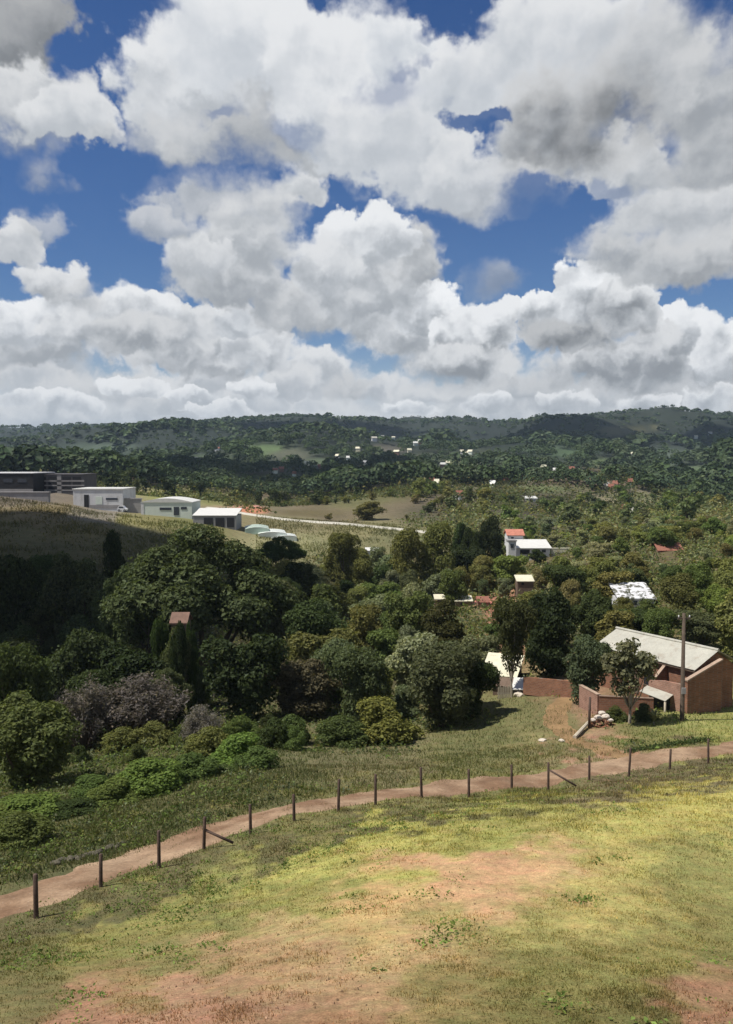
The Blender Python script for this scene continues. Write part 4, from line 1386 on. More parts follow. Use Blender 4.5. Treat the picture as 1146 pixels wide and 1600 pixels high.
# keep these views open: (x0, y0, x1, y1, distance)
OPEN = [(110, 758, 205, 806, 210), (215, 776, 310, 810, 210), (296, 792, 372, 826, 203), (0, 725, 130, 785, 228), (372, 800, 470, 842, 200), (0, 800, 250, 848, 150), (795, 822, 870, 868, 181), (1026, 846, 1070, 868, 154),
        (805, 900, 838, 912, 136), (678, 930, 770, 958, 130), (960, 910, 1028, 948, 107), (755, 1015, 842, 1098, 69), (930, 980, 1146, 1125, 62), (440, 805, 650, 852, 195), (820, 774, 842, 784, 380), (262, 957, 294, 984, 76), (200, 830, 450, 950, 90),
        (480, 765, 640, 800, 320), (215, 765, 330, 790, 300), (345, 788, 412, 805, 240)]
CLEAR = [(-9999, 330, 142, 206), (430, 655, 182, 240), (100, 470, 196, 262), (790, 1400, 40, 73.5), (620, 790, 40, 61), (930, 1400, 40, 70)]    # px0, px1, Y0, Y1 with nothing growing


def scatter(n, px0, px1, Y0, Y1, hmin, hmax, ratio, limit, kinds, seed, tries=40):
    rs = np.random.default_rng(seed)
    done = 0
    for _ in range(n * tries):
        if done >= n:
            break
        px = rs.uniform(px0, px1)
        Y = math.sqrt(rs.uniform(Y0 ** 2, Y1 ** 2))
        if any(a < px < b and c < Y < d for a, b, c, d in CLEAR):
            continue
        p = spot(px, Y)
        h = rs.uniform(hmin, hmax)
        w = h * rs.uniform(*ratio)
        if any((p[0] - q[0]) ** 2 + (p[1] - q[1]) ** 2 < (0.62 * (q[2] + w * 0.5)) ** 2 for q in TREES):
            continue
        lim = limit(px) if callable(limit) else limit
        bx, by = project(p[0], p[1], p[2])
        hp = h * F / Y
        if by - hp < lim:
            h2 = (by - lim) / F * Y
            if h2 < hmin * 0.55:
                continue
            w *= h2 / h
            h = h2
            hp = by - lim
        wp = w * F / Y * 0.5
        if any(bx + wp > a and bx - wp < c and by > b and by - hp < d and Y < e for a, b, c, d, e in OPEN):
            continue
        name, label, cat, key, tone, group = kinds[rs.integers(len(kinds))]
        plant(name, label, cat, px, Y, 0, -w, key, tone, group, h=h, x=p[0])
        done += 1
    return done


def K(name, label, cat, key, tone, group):
    return (name, label, cat, key, tone, group)


g = 'dark trees filling the shaded valley on the left'
l = 'dark leafy tree among the crowded trees of the shaded valley below the left field'
scatter(48, -70, 470, 66, 124, 4.5, 9.0, (0.75, 1.15), lambda px: 852 + max(0, px - 330) * 0.1, [K('dark_tree', l, T, k, t, g) for k, t in (('broad', 'dark'), ('broad', 'dusk'), ('filler', 'deep'), ('filler', 'dark'), ('umbrella', 'dusk'), ('filler', 'mid'))], 1)
g = 'bushes at the edge of the shaded valley above the track'
l = 'green bush in the undergrowth between the track and the dark trees'
scatter(16, -70, 470, 47, 64, 1.3, 2.6, (0.9, 1.5), 1040, [K('leafy_bush', l, B, 'shrub', t, g) for t in ('mid', 'dark', 'mid', 'olive')], 2)
g = 'mixed trees in the middle of the valley'
l = 'olive or grey-green small tree in the mixed growth of the mid valley'
scatter(52, 430, 800, 68, 142, 2.6, 6.2, (0.8, 1.3), lambda px: 868, [K('small_tree', l, T, k, t, g) for k, t in (('filler', 'olive'), ('filler', 'grey'), ('filler', 'mid'), ('broad', 'dusk'), ('filler', 'pale'), ('shrub', 'grey'))], 3)
g = 'trees below the pale field and the road'
l = 'small olive-green tree on the slope between the mid valley and the pale green field'
scatter(30, 400, 830, 140, 186, 3.0, 6.5, (0.8, 1.2), lambda px: 842 + 14 * math.sin(px / 40.0), [K('small_tree', l, T, k, t, g) for k, t in (('filler', 'olive'), ('filler', 'mid'), ('filler', 'dark'), ('column', 'olive'), ('filler', 'grey'))], 4)
g = 'trees on the slope behind the brick house'
l = 'bushy tree on the slope rising behind the brick house'
scatter(40, 770, 1230, 78, 132, 3.0, 6.5, (0.8, 1.25), lambda px: 872 + 10 * math.sin(px / 50.0), [K('bushy_tree', l, T, k, t, g) for k, t in (('broad', 'mid'), ('filler', 'olive'), ('filler', 'dusk'), ('broad', 'dark'), ('filler', 'olive'), ('filler', 'rust'))], 5)
g = 'shrubs over the sunny hillside on the right'
l = 'olive shrub dotted over the sunny hillside near the right edge'
scatter(120, 790, 1240, 130, 250, 1.6, 4.2, (0.9, 1.5), lambda px: 806, [K('hillside_shrub', l, B, k, t, g) for k, t in (('filler', 'olive'), ('filler', 'grey'), ('filler', 'mid'), ('shrub', 'lime'), ('filler', 'pale'), ('filler', 'rust'))], 6)
g = 'trees in front of the far valley'
l = 'dark tree of the broken wood between the right hillside and the far valley'
scatter(90, 640, 1240, 240, 460, 3.5, 8.0, (0.8, 1.3), lambda px: 762 + 14 * math.sin(px / 60.0) + (px > 1000) * 14, [K('wood_tree', l, T, 'sparse', t, g) for t in ('dusk', 'mid', 'dark', 'olive', 'dusk')], 7)
g = 'trees beyond the white warehouses'
l = 'dark tree in the belt beyond the white warehouses'
scatter(80, -80, 560, 300, 560, 5.0, 10.0, (0.7, 1.1), lambda px: 735 + 10 * math.sin(px / 45.0), [K('belt_tree', l, T, 'sparse', t, g) for t in ('deep', 'dark', 'dusk', 'deep')], 8)
g = 'bushes by the road on the dry hill'
l = 'brown-green bush on the dry hill above the pale road'
scatter(16, 470, 700, 255, 345, 1.8, 4.5, (0.9, 1.4), 764, [K('hillside_shrub', l, B, 'sparse', t, g) for t in ('rust', 'dusk', 'olive')], 9)
plant('hillside_shrub', 'large brown-olive bush on the dry hill above the road', B, 572, 268, 784, 58, 'filler', 'rust')


# where the scattered houses of the far slopes show in the picture
FAR = [(12, 712), (34, 716), (60, 713), (85, 718), (292, 723), (306, 722), (318, 724), (215, 738), (168, 733), (190, 729), (255, 742), (190, 752), (205, 755), (240, 754), (430, 740), (440, 738), (505, 747), (515, 748), (560, 706), (585, 690), (598, 684), (615, 687),
       (650, 697), (657, 694), (572, 728), (545, 720), (528, 716), (620, 712), (640, 708), (728, 712), (735, 711), (722, 710), (700, 727), (692, 731), (683, 759), (675, 757), (712, 787), (718, 780), (850, 737), (868, 741), (902, 740), (893, 738), (948, 764), (955, 768),
       (962, 762), (985, 758), (1062, 770), (1075, 772), (1083, 766), (1100, 760), (1120, 757), (975, 800), (985, 806), (1000, 801), (990, 714), (1110, 680), (1088, 686), (480, 728), (500, 733), (460, 745), (380, 700), (340, 705), (770, 762), (790, 756), (820, 750)]


# ------------------------------------------------------------------ far woods, undergrowth and grass: too many to count
def far_wood():
    rs = np.random.default_rng(77)
    n = 19000
    th = np.radians(rs.uniform(-27, 27, n))
    r = np.exp(rs.uniform(math.log(430), math.log(2700), n))
    x, y = r * np.sin(th), r * np.cos(th)
    dens = fbm(x / 130.0, y / 200.0, 4, 61) + 0.4 * fbm(x / 40.0, y / 60.0, 2, 62)
    z = ground(x, y, False)
    a = albedo(x, y, z, False)
    px, py = project(x, y, z)
    bare = np.zeros(n)
    for (cx, cyy, rx, ry, c) in CLEARINGS:
        bare = np.maximum(bare, np.exp(-(((px + fbm(x / 60.0, y / 60.0, 3, 47) * 12 - cx) / rx) ** 2 + ((py - cyy) / ry) ** 2) ** 2))
    keep = dens + 0.72 - bare * 1.25 > rs.uniform(-0.25, 0.5, n)
    for hx, hy in FAR:
        keep &= ~((np.abs(px - hx) < 8) & (py > hy - 2) & (py < hy + 9))
    x, y, z, r, dens = x[keep], y[keep], z[keep], r[keep], dens[keep]
    n = len(x)
    h = rs.uniform(5, 11, n) * (0.85 + 0.3 * (dens > 0.2)) * (1 - 0.42 * sstep(900, 1500, r)) * (1 + 0.9 * fbm(x / 70.0, y / 90.0, 2, 63))
    h = np.maximum(h, 2.5)
    w = h * rs.uniform(0.8, 1.3, n) * (1 + 0.35 * sstep(900, 1300, r))
    tone = np.array([(0.030, 0.048, 0.024), (0.042, 0.064, 0.030), (0.058, 0.086, 0.038), (0.050, 0.074, 0.042), (0.072, 0.096, 0.054)])[rs.integers(0, 5, n)] * rs.uniform(0.75, 1.25, (n, 1))
    Vs, Cs = [], []
    for near, q, s0, s1 in ((True, 62, 0.08, 0.14), (False, 13, 0.24, 0.40)):
        i = (r < 950) == near
        m = int(i.sum())
        d = rs.normal(size=(m, q, 3))
        d /= np.linalg.norm(d, axis=2, keepdims=True)
        d[..., 2] = np.abs(d[..., 2]) - 0.15
        lump = 1 + 0.5 * (vnoise(d[..., 0] * 2.5 + np.arange(m)[:, None], d[..., 1] * 2.5 + d[..., 2] * 2, 3) - 0.5)
        pos = np.stack([x[i], y[i], z[i] + h[i] * 0.5], 1)[:, None, :] + d * lump[..., None] * np.stack([w[i] * .46, w[i] * .46, h[i] * .5], 1)[:, None, :]
        nrm = d + rs.normal(size=d.shape) * 0.45 + np.array([0, 0, .55 if near else .9])
        size = (np.repeat(w[i][:, None], q, 1) * rs.uniform(s0, s1, (m, q))).ravel()
        Vs.append(leaf_quads(pos.reshape(-1, 3), nrm.reshape(-1, 3), size, rs, 0.75))
        Cs.append(np.repeat(tone[i], q * 4, axis=0))
    V = np.vstack(Vs)
    me = mesh_from('far_wood', V, np.arange(len(V)), 4)
    vcol(me, np.vstack(Cs))
    link('far_wood', me, M['wood_leaf'], kind='stuff')


far_wood()


def blades(name, x, y, hgt, wid, cols, rs, lean=0.75, lift=0.0):
    n = len(x)
    z = ground(x, y) - 0.02 + lift
    a = rs.uniform(0, 2 * math.pi, n)
    l = rs.uniform(0.1, lean, n)
    b = rs.uniform(0, 2 * math.pi, n)
    dx, dy = np.cos(a) * wid, np.sin(a) * wid
    base = np.stack([x, y, z], 1)
    tip = base + np.stack([np.cos(b) * np.sin(l) * hgt, np.sin(b) * np.sin(l) * hgt, np.cos(l) * hgt], 1)
    off = np.stack([dx, dy, np.zeros(n)], 1)
    V = np.stack([base - off, base + off, tip], 1).reshape(-1, 3)
    me = mesh_from(name, V, np.arange(3 * n), 3)
    vcol(me, np.repeat(cols, 3, axis=0))
    return link(name, me, M['grass'], kind='stuff')


def on_track(x, y):
    c = np.array(_tr)
    yy = np.interp(x, c[:, 0], c[:, 1])
    sl = np.interp(x, c[:, 0], np.gradient(c[:, 1], c[:, 0]))
    return np.abs(y - yy) / np.sqrt(1 + sl ** 2), y > yy


def meadow():
    rs = np.random.default_rng(5)
    n = 640000
    y = 11.0 * (56 / 11.0) ** rs.uniform(0, 1, n)
    x = rs.uniform(-0.66, 0.68, n) * y
    d, beyond = on_track(x, y)
    tuft = fbm(x / 0.55, y / 0.55, 3, 91) + 0.6 * fbm(x / 2.4, y / 2.4, 3, 92)
    z = ground(x, y)
    c = albedo(x, y, z)
    green = c[:, 1] / (c[:, 0] + 1e-6)
    strip = (d < 0.3) & (fbm(x / 2.5, y / 2.5, 2, 73) > 0.1)
    keep = ((d > rs.uniform(0.65, 1.6, n)) | strip) & (~beyond | (d < 9) | strip) & (0.7 * tuft + (green - 0.9) * 2.0 + 0.16 > rs.uniform(-0.45, 0.75, n))
    x, y, c, tuft, green = x[keep], y[keep], c[keep], tuft[keep], green[keep]
    n = len(x)
    lip = np.clip((y - 24) / 12, 0, 1)
    hgt = rs.uniform(0.03, 0.095, n) * (1 + 0.7 * np.clip(tuft, 0, 1)) * (0.8 + 0.9 * lip)
    wid = rs.uniform(0.006, 0.013, n) * (0.7 + y / 28)
    straw = (rs.uniform(size=n) < 0.35)[:, None]
    c = c * rs.uniform(0.85, 1.3, (n, 1)) * np.where(straw, np.array([1.4, 1.27, 1.15]), np.array([1.0, 1.0, 0.92]))
    blades('meadow_grass', x, y, hgt, wid, c, rs)


meadow()


def leaf_scatter(name, x, y, spread, hgt, size, per, cols, seed, mat='grass'):
    """Low leafy growth: per leaves round each point."""
    rs = np.random.default_rng(seed)
    n = len(x)
    z = ground(x, y)
    off = rs.normal(size=(n, per, 3)) * np.asarray(spread)[:, None, None] * np.array([1, 1, 0])
    off[..., 2] = np.abs(rs.normal(size=(n, per))) * np.asarray(hgt)[:, None] * np.exp(-(off[..., 0] ** 2 + off[..., 1] ** 2) / (2 * np.asarray(spread)[:, None] ** 2))
    pos = (np.stack([x, y, z], 1)[:, None, :] + off).reshape(-1, 3)
    nrm = rs.normal(size=pos.shape) * 0.7 + np.array([0, 0, 0.9])
    V = leaf_quads(pos, nrm, np.repeat(size, per) * rs.uniform(0.5, 1.4, n * per), rs, 0.6)
    me = mesh_from(name, V, np.arange(len(V)), 4)
    vcol(me, np.repeat(np.repeat(cols, per, axis=0) * rs.uniform(0.7, 1.3, (n * per, 1)), 4, axis=0))
    return link(name, me, M[mat], kind='stuff')


def weeds():
    rs = np.random.default_rng(15)
    n = 9000
    y = 13.0 * (50 / 13.0) ** rs.uniform(0, 1, n)
    x = rs.uniform(-0.48, 0.48, n) * y
    d, beyond = on_track(x, y)
    px, py = project(x, y, ground(x, y))
    slope = ~beyond & (d < 8)
    clump = fbm(x / 1.8, y / 1.8, 3, 95)
    keep = (d > 1.2) & ~beyond & (clump + np.where(slope, 0.25, -0.22) > rs.uniform(0, 0.7, n))
    x, y, slope = x[keep], y[keep], slope[keep]
    n = len(x)
    c = np.array(GREEN['bright'])[None] * rs.uniform(0.7, 1.5, (n, 1)) * np.where(slope, 0.95, 1.15)[:, None]
    leaf_scatter('weeds', x, y, rs.uniform(0.08, 0.22, n), rs.uniform(0.05, 0.16, n), rs.uniform(0.025, 0.05, n), 12, c, 16)


weeds()


def pebbles(name, x, y, size, cols, seed):
    rs = np.random.default_rng(seed)
    base = np.array([(1, 0, 0), (-.5, .87, 0), (-.5, -.87, 0), (.1, .1, .7), (0, 0, -.6)])
    tri = np.array([0, 1, 3, 1, 2, 3, 2, 0, 3, 1, 0, 4, 2, 1, 4, 0, 2, 4])
    n = len(x)
    z = ground(x, y)
    a = rs.uniform(0, 6.28, n)
    V = base[None] * rs.uniform(0.6, 1.4, (n, 5, 3)) * size[:, None, None]
    c, s = np.cos(a)[:, None], np.sin(a)[:, None]
    V = np.stack([V[..., 0] * c - V[..., 1] * s + x[:, None], V[..., 0] * s + V[..., 1] * c + y[:, None], V[..., 2] + z[:, None] + 0.012], -1).reshape(-1, 3)
    F_ = (np.arange(n)[:, None] * 5 + tri[None]).ravel()
    me = mesh_from(name, V, F_, 3)
    vcol(me, np.repeat(cols, 5, axis=0))
    return link(name, me, M['loose'], kind='stuff')


def litter():
    rs = np.random.default_rng(18)
    m, N, out = new_mat('loose_stone')
    pbr(N, out, attr_col(N), 0.95, 0.15)
    M['loose'] = m
    # stones and clods on the track
    t = rs.uniform(0, len(_tr) - 1.01, 2600)
    k = t.astype(int)
    c = np.array(_tr)
    p = c[k] * (1 - (t - k))[:, None] + c[k + 1] * (t - k)[:, None]
    p = p + np.array([-0.04, 0.18]) + rs.normal(size=p.shape) * np.array([.2, .55])
    col = lin((186, 160, 134)) * rs.uniform(0.45, 1.2, (len(p), 1)) * 0.75
    pebbles('track_stones', p[:, 0], p[:, 1], 0.015 + 0.05 * rs.uniform(size=len(p)) ** 4, col, 19)
    # clods on the bare earth of the meadow
    n = 5200
    y = 12.0 * (40 / 12.0) ** rs.uniform(0, 1, n)
    x = rs.uniform(-0.46, 0.46, n) * y
    a = albedo(x, y, ground(x, y))
    bare = (a[:, 0] / (a[:, 1] + 1e-6) > 1.22) & (fbm(x / 0.9, y / 0.9, 3, 71) > -0.1)
    x, y, a = x[bare], y[bare], a[bare]
    pebbles('earth_clods', x, y, 0.010 + 0.035 * rs.uniform(size=len(x)) ** 3, a * rs.uniform(0.55, 1.35, (len(x), 1)), 20)


litter()


def undergrowth():
    rs = np.random.default_rng(25)
    n = 18000
    y = 23.0 * (150 / 23.0) ** rs.uniform(0, 1, n)
    x = rs.uniform(-0.5, 0.5, n) * y
    d, beyond = on_track(x, y)
    d = d - 0.35
    px, py = project(x, y, ground(x, y))
    clump = fbm(x / 5.0, y / 5.0, 3, 97)
    yard = (px > 770) & (y < 74)
    grass = (px > 400) & (y < 62)
    field = (px < 330) & (y > 138)
    ok = beyond & (d > 1.25) & ~field & (clump + np.where(yard, -0.50, np.where(grass, -0.18, 0.35)) > rs.uniform(-0.2, 0.55, n))
    x, y, px = x[ok], y[ok], px[ok]
    n = len(x)
    pal = np.array([GREEN['mid'], GREEN['dark'], GREEN['olive'], GREEN['grey'], GREEN['bright']])
    c = pal[rs.integers(0, 5, n)] * rs.uniform(0.8, 1.3, (n, 1))
    k = np.clip(y / 60.0, 0.5, 2.0)
    leaf_scatter('undergrowth', x, y, rs.uniform(0.25, 0.6, n) * k, rs.uniform(0.12, 0.5, n) * k, rs.uniform(0.07, 0.14, n) * k, 14, c, 26)


undergrowth()


def scrub():
    rs = np.random.default_rng(65)
    n = 26000
    y = 95.0 * (460 / 95.0) ** rs.uniform(0, 1, n)
    x = rs.uniform(-0.48, 0.5, n) * y
    px, py = project(x, y, ground(x, y))
    clump = fbm(x / 16.0, y / 22.0, 3, 98) + 0.5 * fbm(x / 5.0, y / 7.0, 2, 99)
    bias = np.where(px > 690, 0.45, np.where(y > 330, 0.3, np.where(y < 140, 0.4, -0.35)))
    field = ((px < 345) & (y > 132) & (y < 290)) | ((px > 345) & (px < 660) & (y > 184) & (y < 245)) | ((px > 440) & (px < 480) & (y > 180) & (y < 300)) | ((abs(px - 755) < 16) & (y < 140) & (y > 118))
    for (a, b, c_, d_, e_) in OPEN:
        field |= (px > a - 4) & (px < c_ + 4) & (py > b) & (py < d_ + 14) & (y < e_)
    ok = ~field & (clump + bias > rs.uniform(-0.2, 0.6, n))
    x, y, px = x[ok], y[ok], px[ok]
    n = len(x)
    pal = np.array([GREEN['olive'], GREEN['dusk'], GREEN['grey'], GREEN['mid'], GREEN['rust'], GREEN['pale']])
    c = pal[rs.integers(0, 6, n)] * rs.uniform(0.8, 1.3, (n, 1)) * np.where(y > 300, 0.85, np.where(px > 690, 1.25, 1.05))[:, None]
    k = y / 150.0
    leaf_scatter('scrub', x, y, rs.uniform(0.6, 1.3, n) * k, rs.uniform(0.4, 1.3, n) * k, rs.uniform(0.16, 0.32, n) * k, 13, c, 66)


scrub()


def yard_grass():
    rs = np.random.default_rng(35)
    n = 110000
    y = 23.0 * (74 / 23.0) ** rs.uniform(0, 1, n)
    x = rs.uniform(-0.46, 0.5, n) * y
    d, beyond = on_track(x, y)
    z = ground(x, y)
    c = albedo(x, y, z)
    green = c[:, 1] / (c[:, 0] + 1e-6)
    tuft = fbm(x / 1.4, y / 1.4, 3, 93)
    keep = beyond & (d > rs.uniform(0.8, 1.9, n)) & (tuft + (green - 0.95) * 3 + 0.2 > rs.uniform(-0.4, 0.5, n))
    x, y, c = x[keep], y[keep], c[keep]
    n = len(x)
    blades('verge_grass', x, y, rs.uniform(0.12, 0.3, n), rs.uniform(0.018, 0.035, n), c * rs.uniform(0.8, 1.3, (n, 1)) * np.array([0.92, 1.05, 0.82]), rs)


yard_grass()


def field_grass():
    rs = np.random.default_rng(36)
    n = 60000
    y = np.sqrt(rs.uniform(130 ** 2, 245 ** 2, n))
    x = rs.uniform(-0.46, 0.06, n) * y
    z = ground(x, y)
    px, py = project(x, y, z)
    tuft = fbm(x / 6.0, y / 6.0, 4, 94)
    keep = ((px < 350) & (y < 200) | (px > 400)) & (tuft + 0.15 > rs.uniform(-0.4, 0.5, n))
    x, y, z, tuft = x[keep], y[keep], z[keep], tuft[keep]
    n = len(x)
    c = albedo(x, y, z) * rs.uniform(0.7, 1.15, (n, 1)) * np.array([0.95, 1.0, 0.85])
    blades('field_grass', x, y, rs.uniform(0.25, 0.7, n) * (1 + np.clip(tuft, 0, 1)), rs.uniform(0.06, 0.14, n), c, rs, 1.0)


field_grass()

# dark growth hugging the far edge of the track on the right, and the low stony ledge on the left
rs_ = np.random.default_rng(45)
hx, hy = [], []
for a, b in zip(np.linspace(985, 1110, 170), np.linspace(50.6, 53.4, 170)):
    p = spot(a + rs_.normal() * 3, b + rs_.normal() * 0.18)
    hx.append(p[0])
    hy.append(p[1])
hx, hy = np.array(hx), np.array(hy)
leaf_scatter('edge_growth', hx, hy, np.full(170, 0.16), np.full(170, 0.16), np.full(170, 0.06), 16, np.tile(np.array(GREEN['dark']) * 1.4, (170, 1)), 46)


# ------------------------------------------------------------------ fence posts along the track
def wobble_post(p, h, r, lean):
    mb = MB()
    mb.tube([(0, 0, -0.4), (0, 0, 0), (lean[0] * .5, lean[1] * .5, h * .5), (lean[0], lean[1], h - 0.02), (lean[0], lean[1], h)], [r * 1.05, r, r * .96, r * .92, r * .6], 9)
    return mb


POSTS = [(57, 1430, 25, 70), (158, 1380, 27.3, 52), (249, 1356, 29.2, 59), (319, 1330, 30.9, 52), (392, 1303, 32.5, 47), (460, 1282, 34, 42), (529, 1269, 35.4, 50), (587, 1258, 36.8, 48), (659, 1247, 38.4, 48), (733, 1242, 40, 44), (800, 1232, 41.4, 38),
         (857, 1235, 42.5, 43), (921, 1217, 43.8, 38), (983, 1213, 45, 46), (1047, 1198, 46.1, 32), (1107, 1196, 47, 39)]
POST_LABEL = [
    'tall dark fence post by the track, first from the left', 'dark fence post by the track, second from the left, above the stony ledge', 'fence post by the track, third from the left, just left of the braced post',
    'braced fence post on the left with a slanting strut to its right', 'brown fence post right next to the strut of the left braced post', 'short brown fence post by the track, sixth from the left',
    'fence post by the track, seventh from the left', 'fence post by the track just right of the picture middle, eighth from the left', 'fence post by the track, ninth from the left', 'fence post by the track, tenth from the left',
    'short fence post directly left of the right braced post', 'braced fence post on the right with a slanting strut to its right', 'brown fence post right next to the strut of the right braced post', 'thin fence post in the grass, third from the right end of the row',
    'short thin fence post, second from the right end of the row', 'fence post at the right end of the row by the pale track']
for i, (px, py, Y, hp) in enumerate(POSTS):
    p = spot(px, Y)
    h = hp / F * Y * 1.04
    t = thing('fence_post', POST_LABEL[i], 'fence post', tuple(p), 0.0, 'wooden fence posts along the dirt track')
    lean = np.random.default_rng(i).normal(size=2) * 0.025
    wobble_post(p, h, 0.062 if i else 0.075, lean).build('post', M['post'], t, True)
    if i in (3, 11):
        q = spot(px + (46 if i == 3 else 44), Y - (0.15 if i == 3 else 0.6))
        d = q - p
        zt = h * (0.60 if i == 3 else 0.74)
        MB().tube([(0.03, -0.03, zt), (d[0], d[1], d[2] + 0.10)], [0.05, 0.05], 7).build('strut', M['post'], t, True)


# ------------------------------------------------------------------ the brick house on the right and what stands about it
E = np.array([0.5, -0.866])          # along the eaves, towards the viewer
NB = np.array([0.866, 0.5])          # across the house, away from the viewer
EL = np.array([18.35, 70.4])         # far end of the near eave
HZ = CZ - 17.75                      # house floor


def hp(a, b, z):
    """a metres along the eaves, b metres back from the near eave, z above the yard."""
    q = EL + E * a + NB * b
    return Vector((q[0], q[1], HZ + z))


def local(t, *pts):
    o = Vector(t.location)
    return [p - o for p in pts]


house = thing('brick_house', 'long low brick house with a pale grey tin roof beside the power pole', 'house', tuple(hp(5, 1, 0)))
LEN, WD, EZ, RZ_ = 9.8, 4.7, 2.95, 4.12


def wall(name, poly, n, m, parent):
    MB().prism(local(parent, *poly), n).build(name, m, parent)


nb3, e3 = Vector((*NB, 0)), Vector((*E, 0))
wall('wall', [hp(0.25, 0.25, -1), hp(LEN - .3, 0.25, -1), hp(LEN - .3, 0.25, EZ - .02), hp(0.25, 0.25, EZ - .02)], nb3 * 0.22, M['brick'], house)
wall('wall', [hp(0.25, WD - .25, -1), hp(LEN - .3, WD - .25, -1), hp(LEN - .3, WD - .25, EZ - .02), hp(0.25, WD - .25, EZ - .02)], nb3 * -0.22, M['brick'], house)
for a in (0.25, LEN - 0.3):
    wall('gable', [hp(a, 0.475, -1), hp(a, WD - .475, -1), hp(a, WD - .475, EZ + .1), hp(a, WD / 2, RZ_ - .08), hp(a, 0.475, EZ + .1)], e3 * (0.22 if a < 1 else -0.22), M['brick'], house)
# roof: corrugated sheets laid side by side on each slope, a cap over the ridge
NSH = 8
for side in (0, 1):
    for k in range(NSH):
        a0, a1 = LEN * k / NSH, LEN * (k + 1) / NSH + 0.03
        b0, b1 = (-.12, WD / 2) if side == 0 else (WD + .12, WD / 2)
        mb = MB()
        ridges = 9
        lift = 0.012 * (k % 2)
        zz0, zz1 = EZ + 0.03 + lift, RZ_ + lift
        prevp = None
        vs, fs = [], []
        for j in range(ridges * 2 + 1):
            a = a0 + (a1 - a0) * j / (ridges * 2)
            up = 0.022 if j % 2 else 0.0
            vs += local(house, hp(a, b0, zz0 + up), hp(a, b1, zz1 + up), hp(a, b0, zz0 + up - .02), hp(a, b1, zz1 + up - .02))
            if j:
                o = (j - 1) * 4
                fs += [(o, o + 4, o + 5, o + 1), (o + 2, o + 3, o + 7, o + 6), (o, o + 2, o + 6, o + 4), (o + 1, o + 5, o + 7, o + 3)]
        n_ = ridges * 2 * 4
        fs += [(0, 1, 3, 2), (n_, n_ + 2, n_ + 3, n_ + 1)]
        mb.add(vs, fs).build('roof_sheet', M['tin'], house)
MB().tube(local(house, hp(-.05, WD / 2, RZ_ + .05), hp(LEN + .05, WD / 2, RZ_ + .05)), [0.11, 0.11], 8).build('ridge_cap', M['tin'], house)
MB().slab(*local(house, hp(0, -.06, EZ - .14), hp(LEN, -.06, EZ - .14), hp(LEN, -.06, EZ), hp(0, -.06, EZ)), nb3 * 0.03).build('fascia', M['wood'], house)
for a in (2.2, 4.9):
    MB().slab(*local(house, hp(a, 0.22, .9), hp(a + .9, 0.22, .9), hp(a + .9, 0.22, 2.0), hp(a, 0.22, 2.0)), nb3 * 0.04).build('window', M['dark'], house)
    for z0, z1 in ((.82, .9), (2.0, 2.1)):
        MB().slab(*local(house, hp(a - .08, 0.19, z0), hp(a + .98, 0.19, z0), hp(a + .98, 0.19, z1), hp(a - .08, 0.19, z1)), nb3 * 0.06).build('frame', M['wood'], [c for c in house.children if c.name.startswith('window')][-1])
MB().slab(*local(house, hp(3.5, 0.21, 0), hp(4.4, 0.21, 0), hp(4.4, 0.21, 2.05), hp(3.5, 0.21, 2.05)), nb3 * 0.04).build('door', M['wood'], house)

# the roofless brick lean-to in front, with its sloping side walls
lean = thing('brick_annex', 'roofless brick lean-to with a sloping dark side wall, right end of the house', 'building', tuple(hp(9, -.6, 0)))
A1 = LEN + 0.42
wall('side_wall', [hp(A1, -1.28, -.6), hp(A1, 2.3, -.6), hp(A1, 2.3, 3.50), hp(A1, -1.28, 2.45)], e3 * -0.24, M['brick'], lean)
MB().slab(*local(lean, hp(A1 + .04, -1.34, 2.43), hp(A1 + .04, 2.34, 3.51), hp(A1 - .28, 2.34, 3.51), hp(A1 - .28, -1.34, 2.43)), (0, 0, 0.10)).build('coping', M['coping'], lean)
wall('front_wall', [hp(A1 - 3.5, -1.28, -.6), hp(A1 - .245, -1.28, -.6), hp(A1 - .245, -1.28, 2.10), hp(A1 - 2.2, -1.28, 2.0), hp(A1 - 3.5, -1.28, 1.75)], nb3 * 0.22, M['brick_pale'], lean)
wall('partition', [hp(A1 - 3.3, -1.05, -.6), hp(A1 - 3.3, 0.22, -.6), hp(A1 - 3.3, 0.22, 2.86), hp(A1 - 3.3, -1.05, 1.85)], e3 * 0.2, M['brick'], lean)
MB().slab(*local(lean, hp(A1 - 3.33, -1.1, 1.86), hp(A1 - 3.33, 0.2, 2.90), hp(A1 - 3.07, 0.2, 2.90), hp(A1 - 3.07, -1.1, 1.86)), (0, 0, .06)).build('coping', M['coping'], lean)
MB().slab(*local(lean, hp(A1 - 3.1, -1.31, -.3), hp(A1 - 1.5, -1.31, -.3), hp(A1 - 1.5, -1.31, 0.95), hp(A1 - 3.1, -1.31, 0.95)), nb3 * 0.04).build('doorway', M['dark'], lean)

awning = thing('tin_awning', 'small pale tin awning on a pale post in front of the lean-to', 'awning', tuple(hp(A1 - 2.2, -1.9, 0)))
MB().slab(*local(awning, hp(A1 - 3.6, -1.32, 1.32), hp(A1 - 1.2, -1.32, 1.18), hp(A1 - 1.0, -2.35, 0.92), hp(A1 - 3.4, -2.3, 1.08)), (0, 0, .04)).build('awning_sheet', M['tin'], awning)
MB().tube(local(awning, hp(A1 - 1.1, -2.25, -.6), hp(A1 - 1.1, -2.25, .93)), [0.085, 0.075], 8).build('post', M['plank'], awning, True)
MB().tube(local(awning, hp(A1 - 3.2, -2.2, 1.05), hp(A1 - 2.9, -1.35, .7)), [0.035, 0.035], 6).build('brace', M['plank'], awning, True)

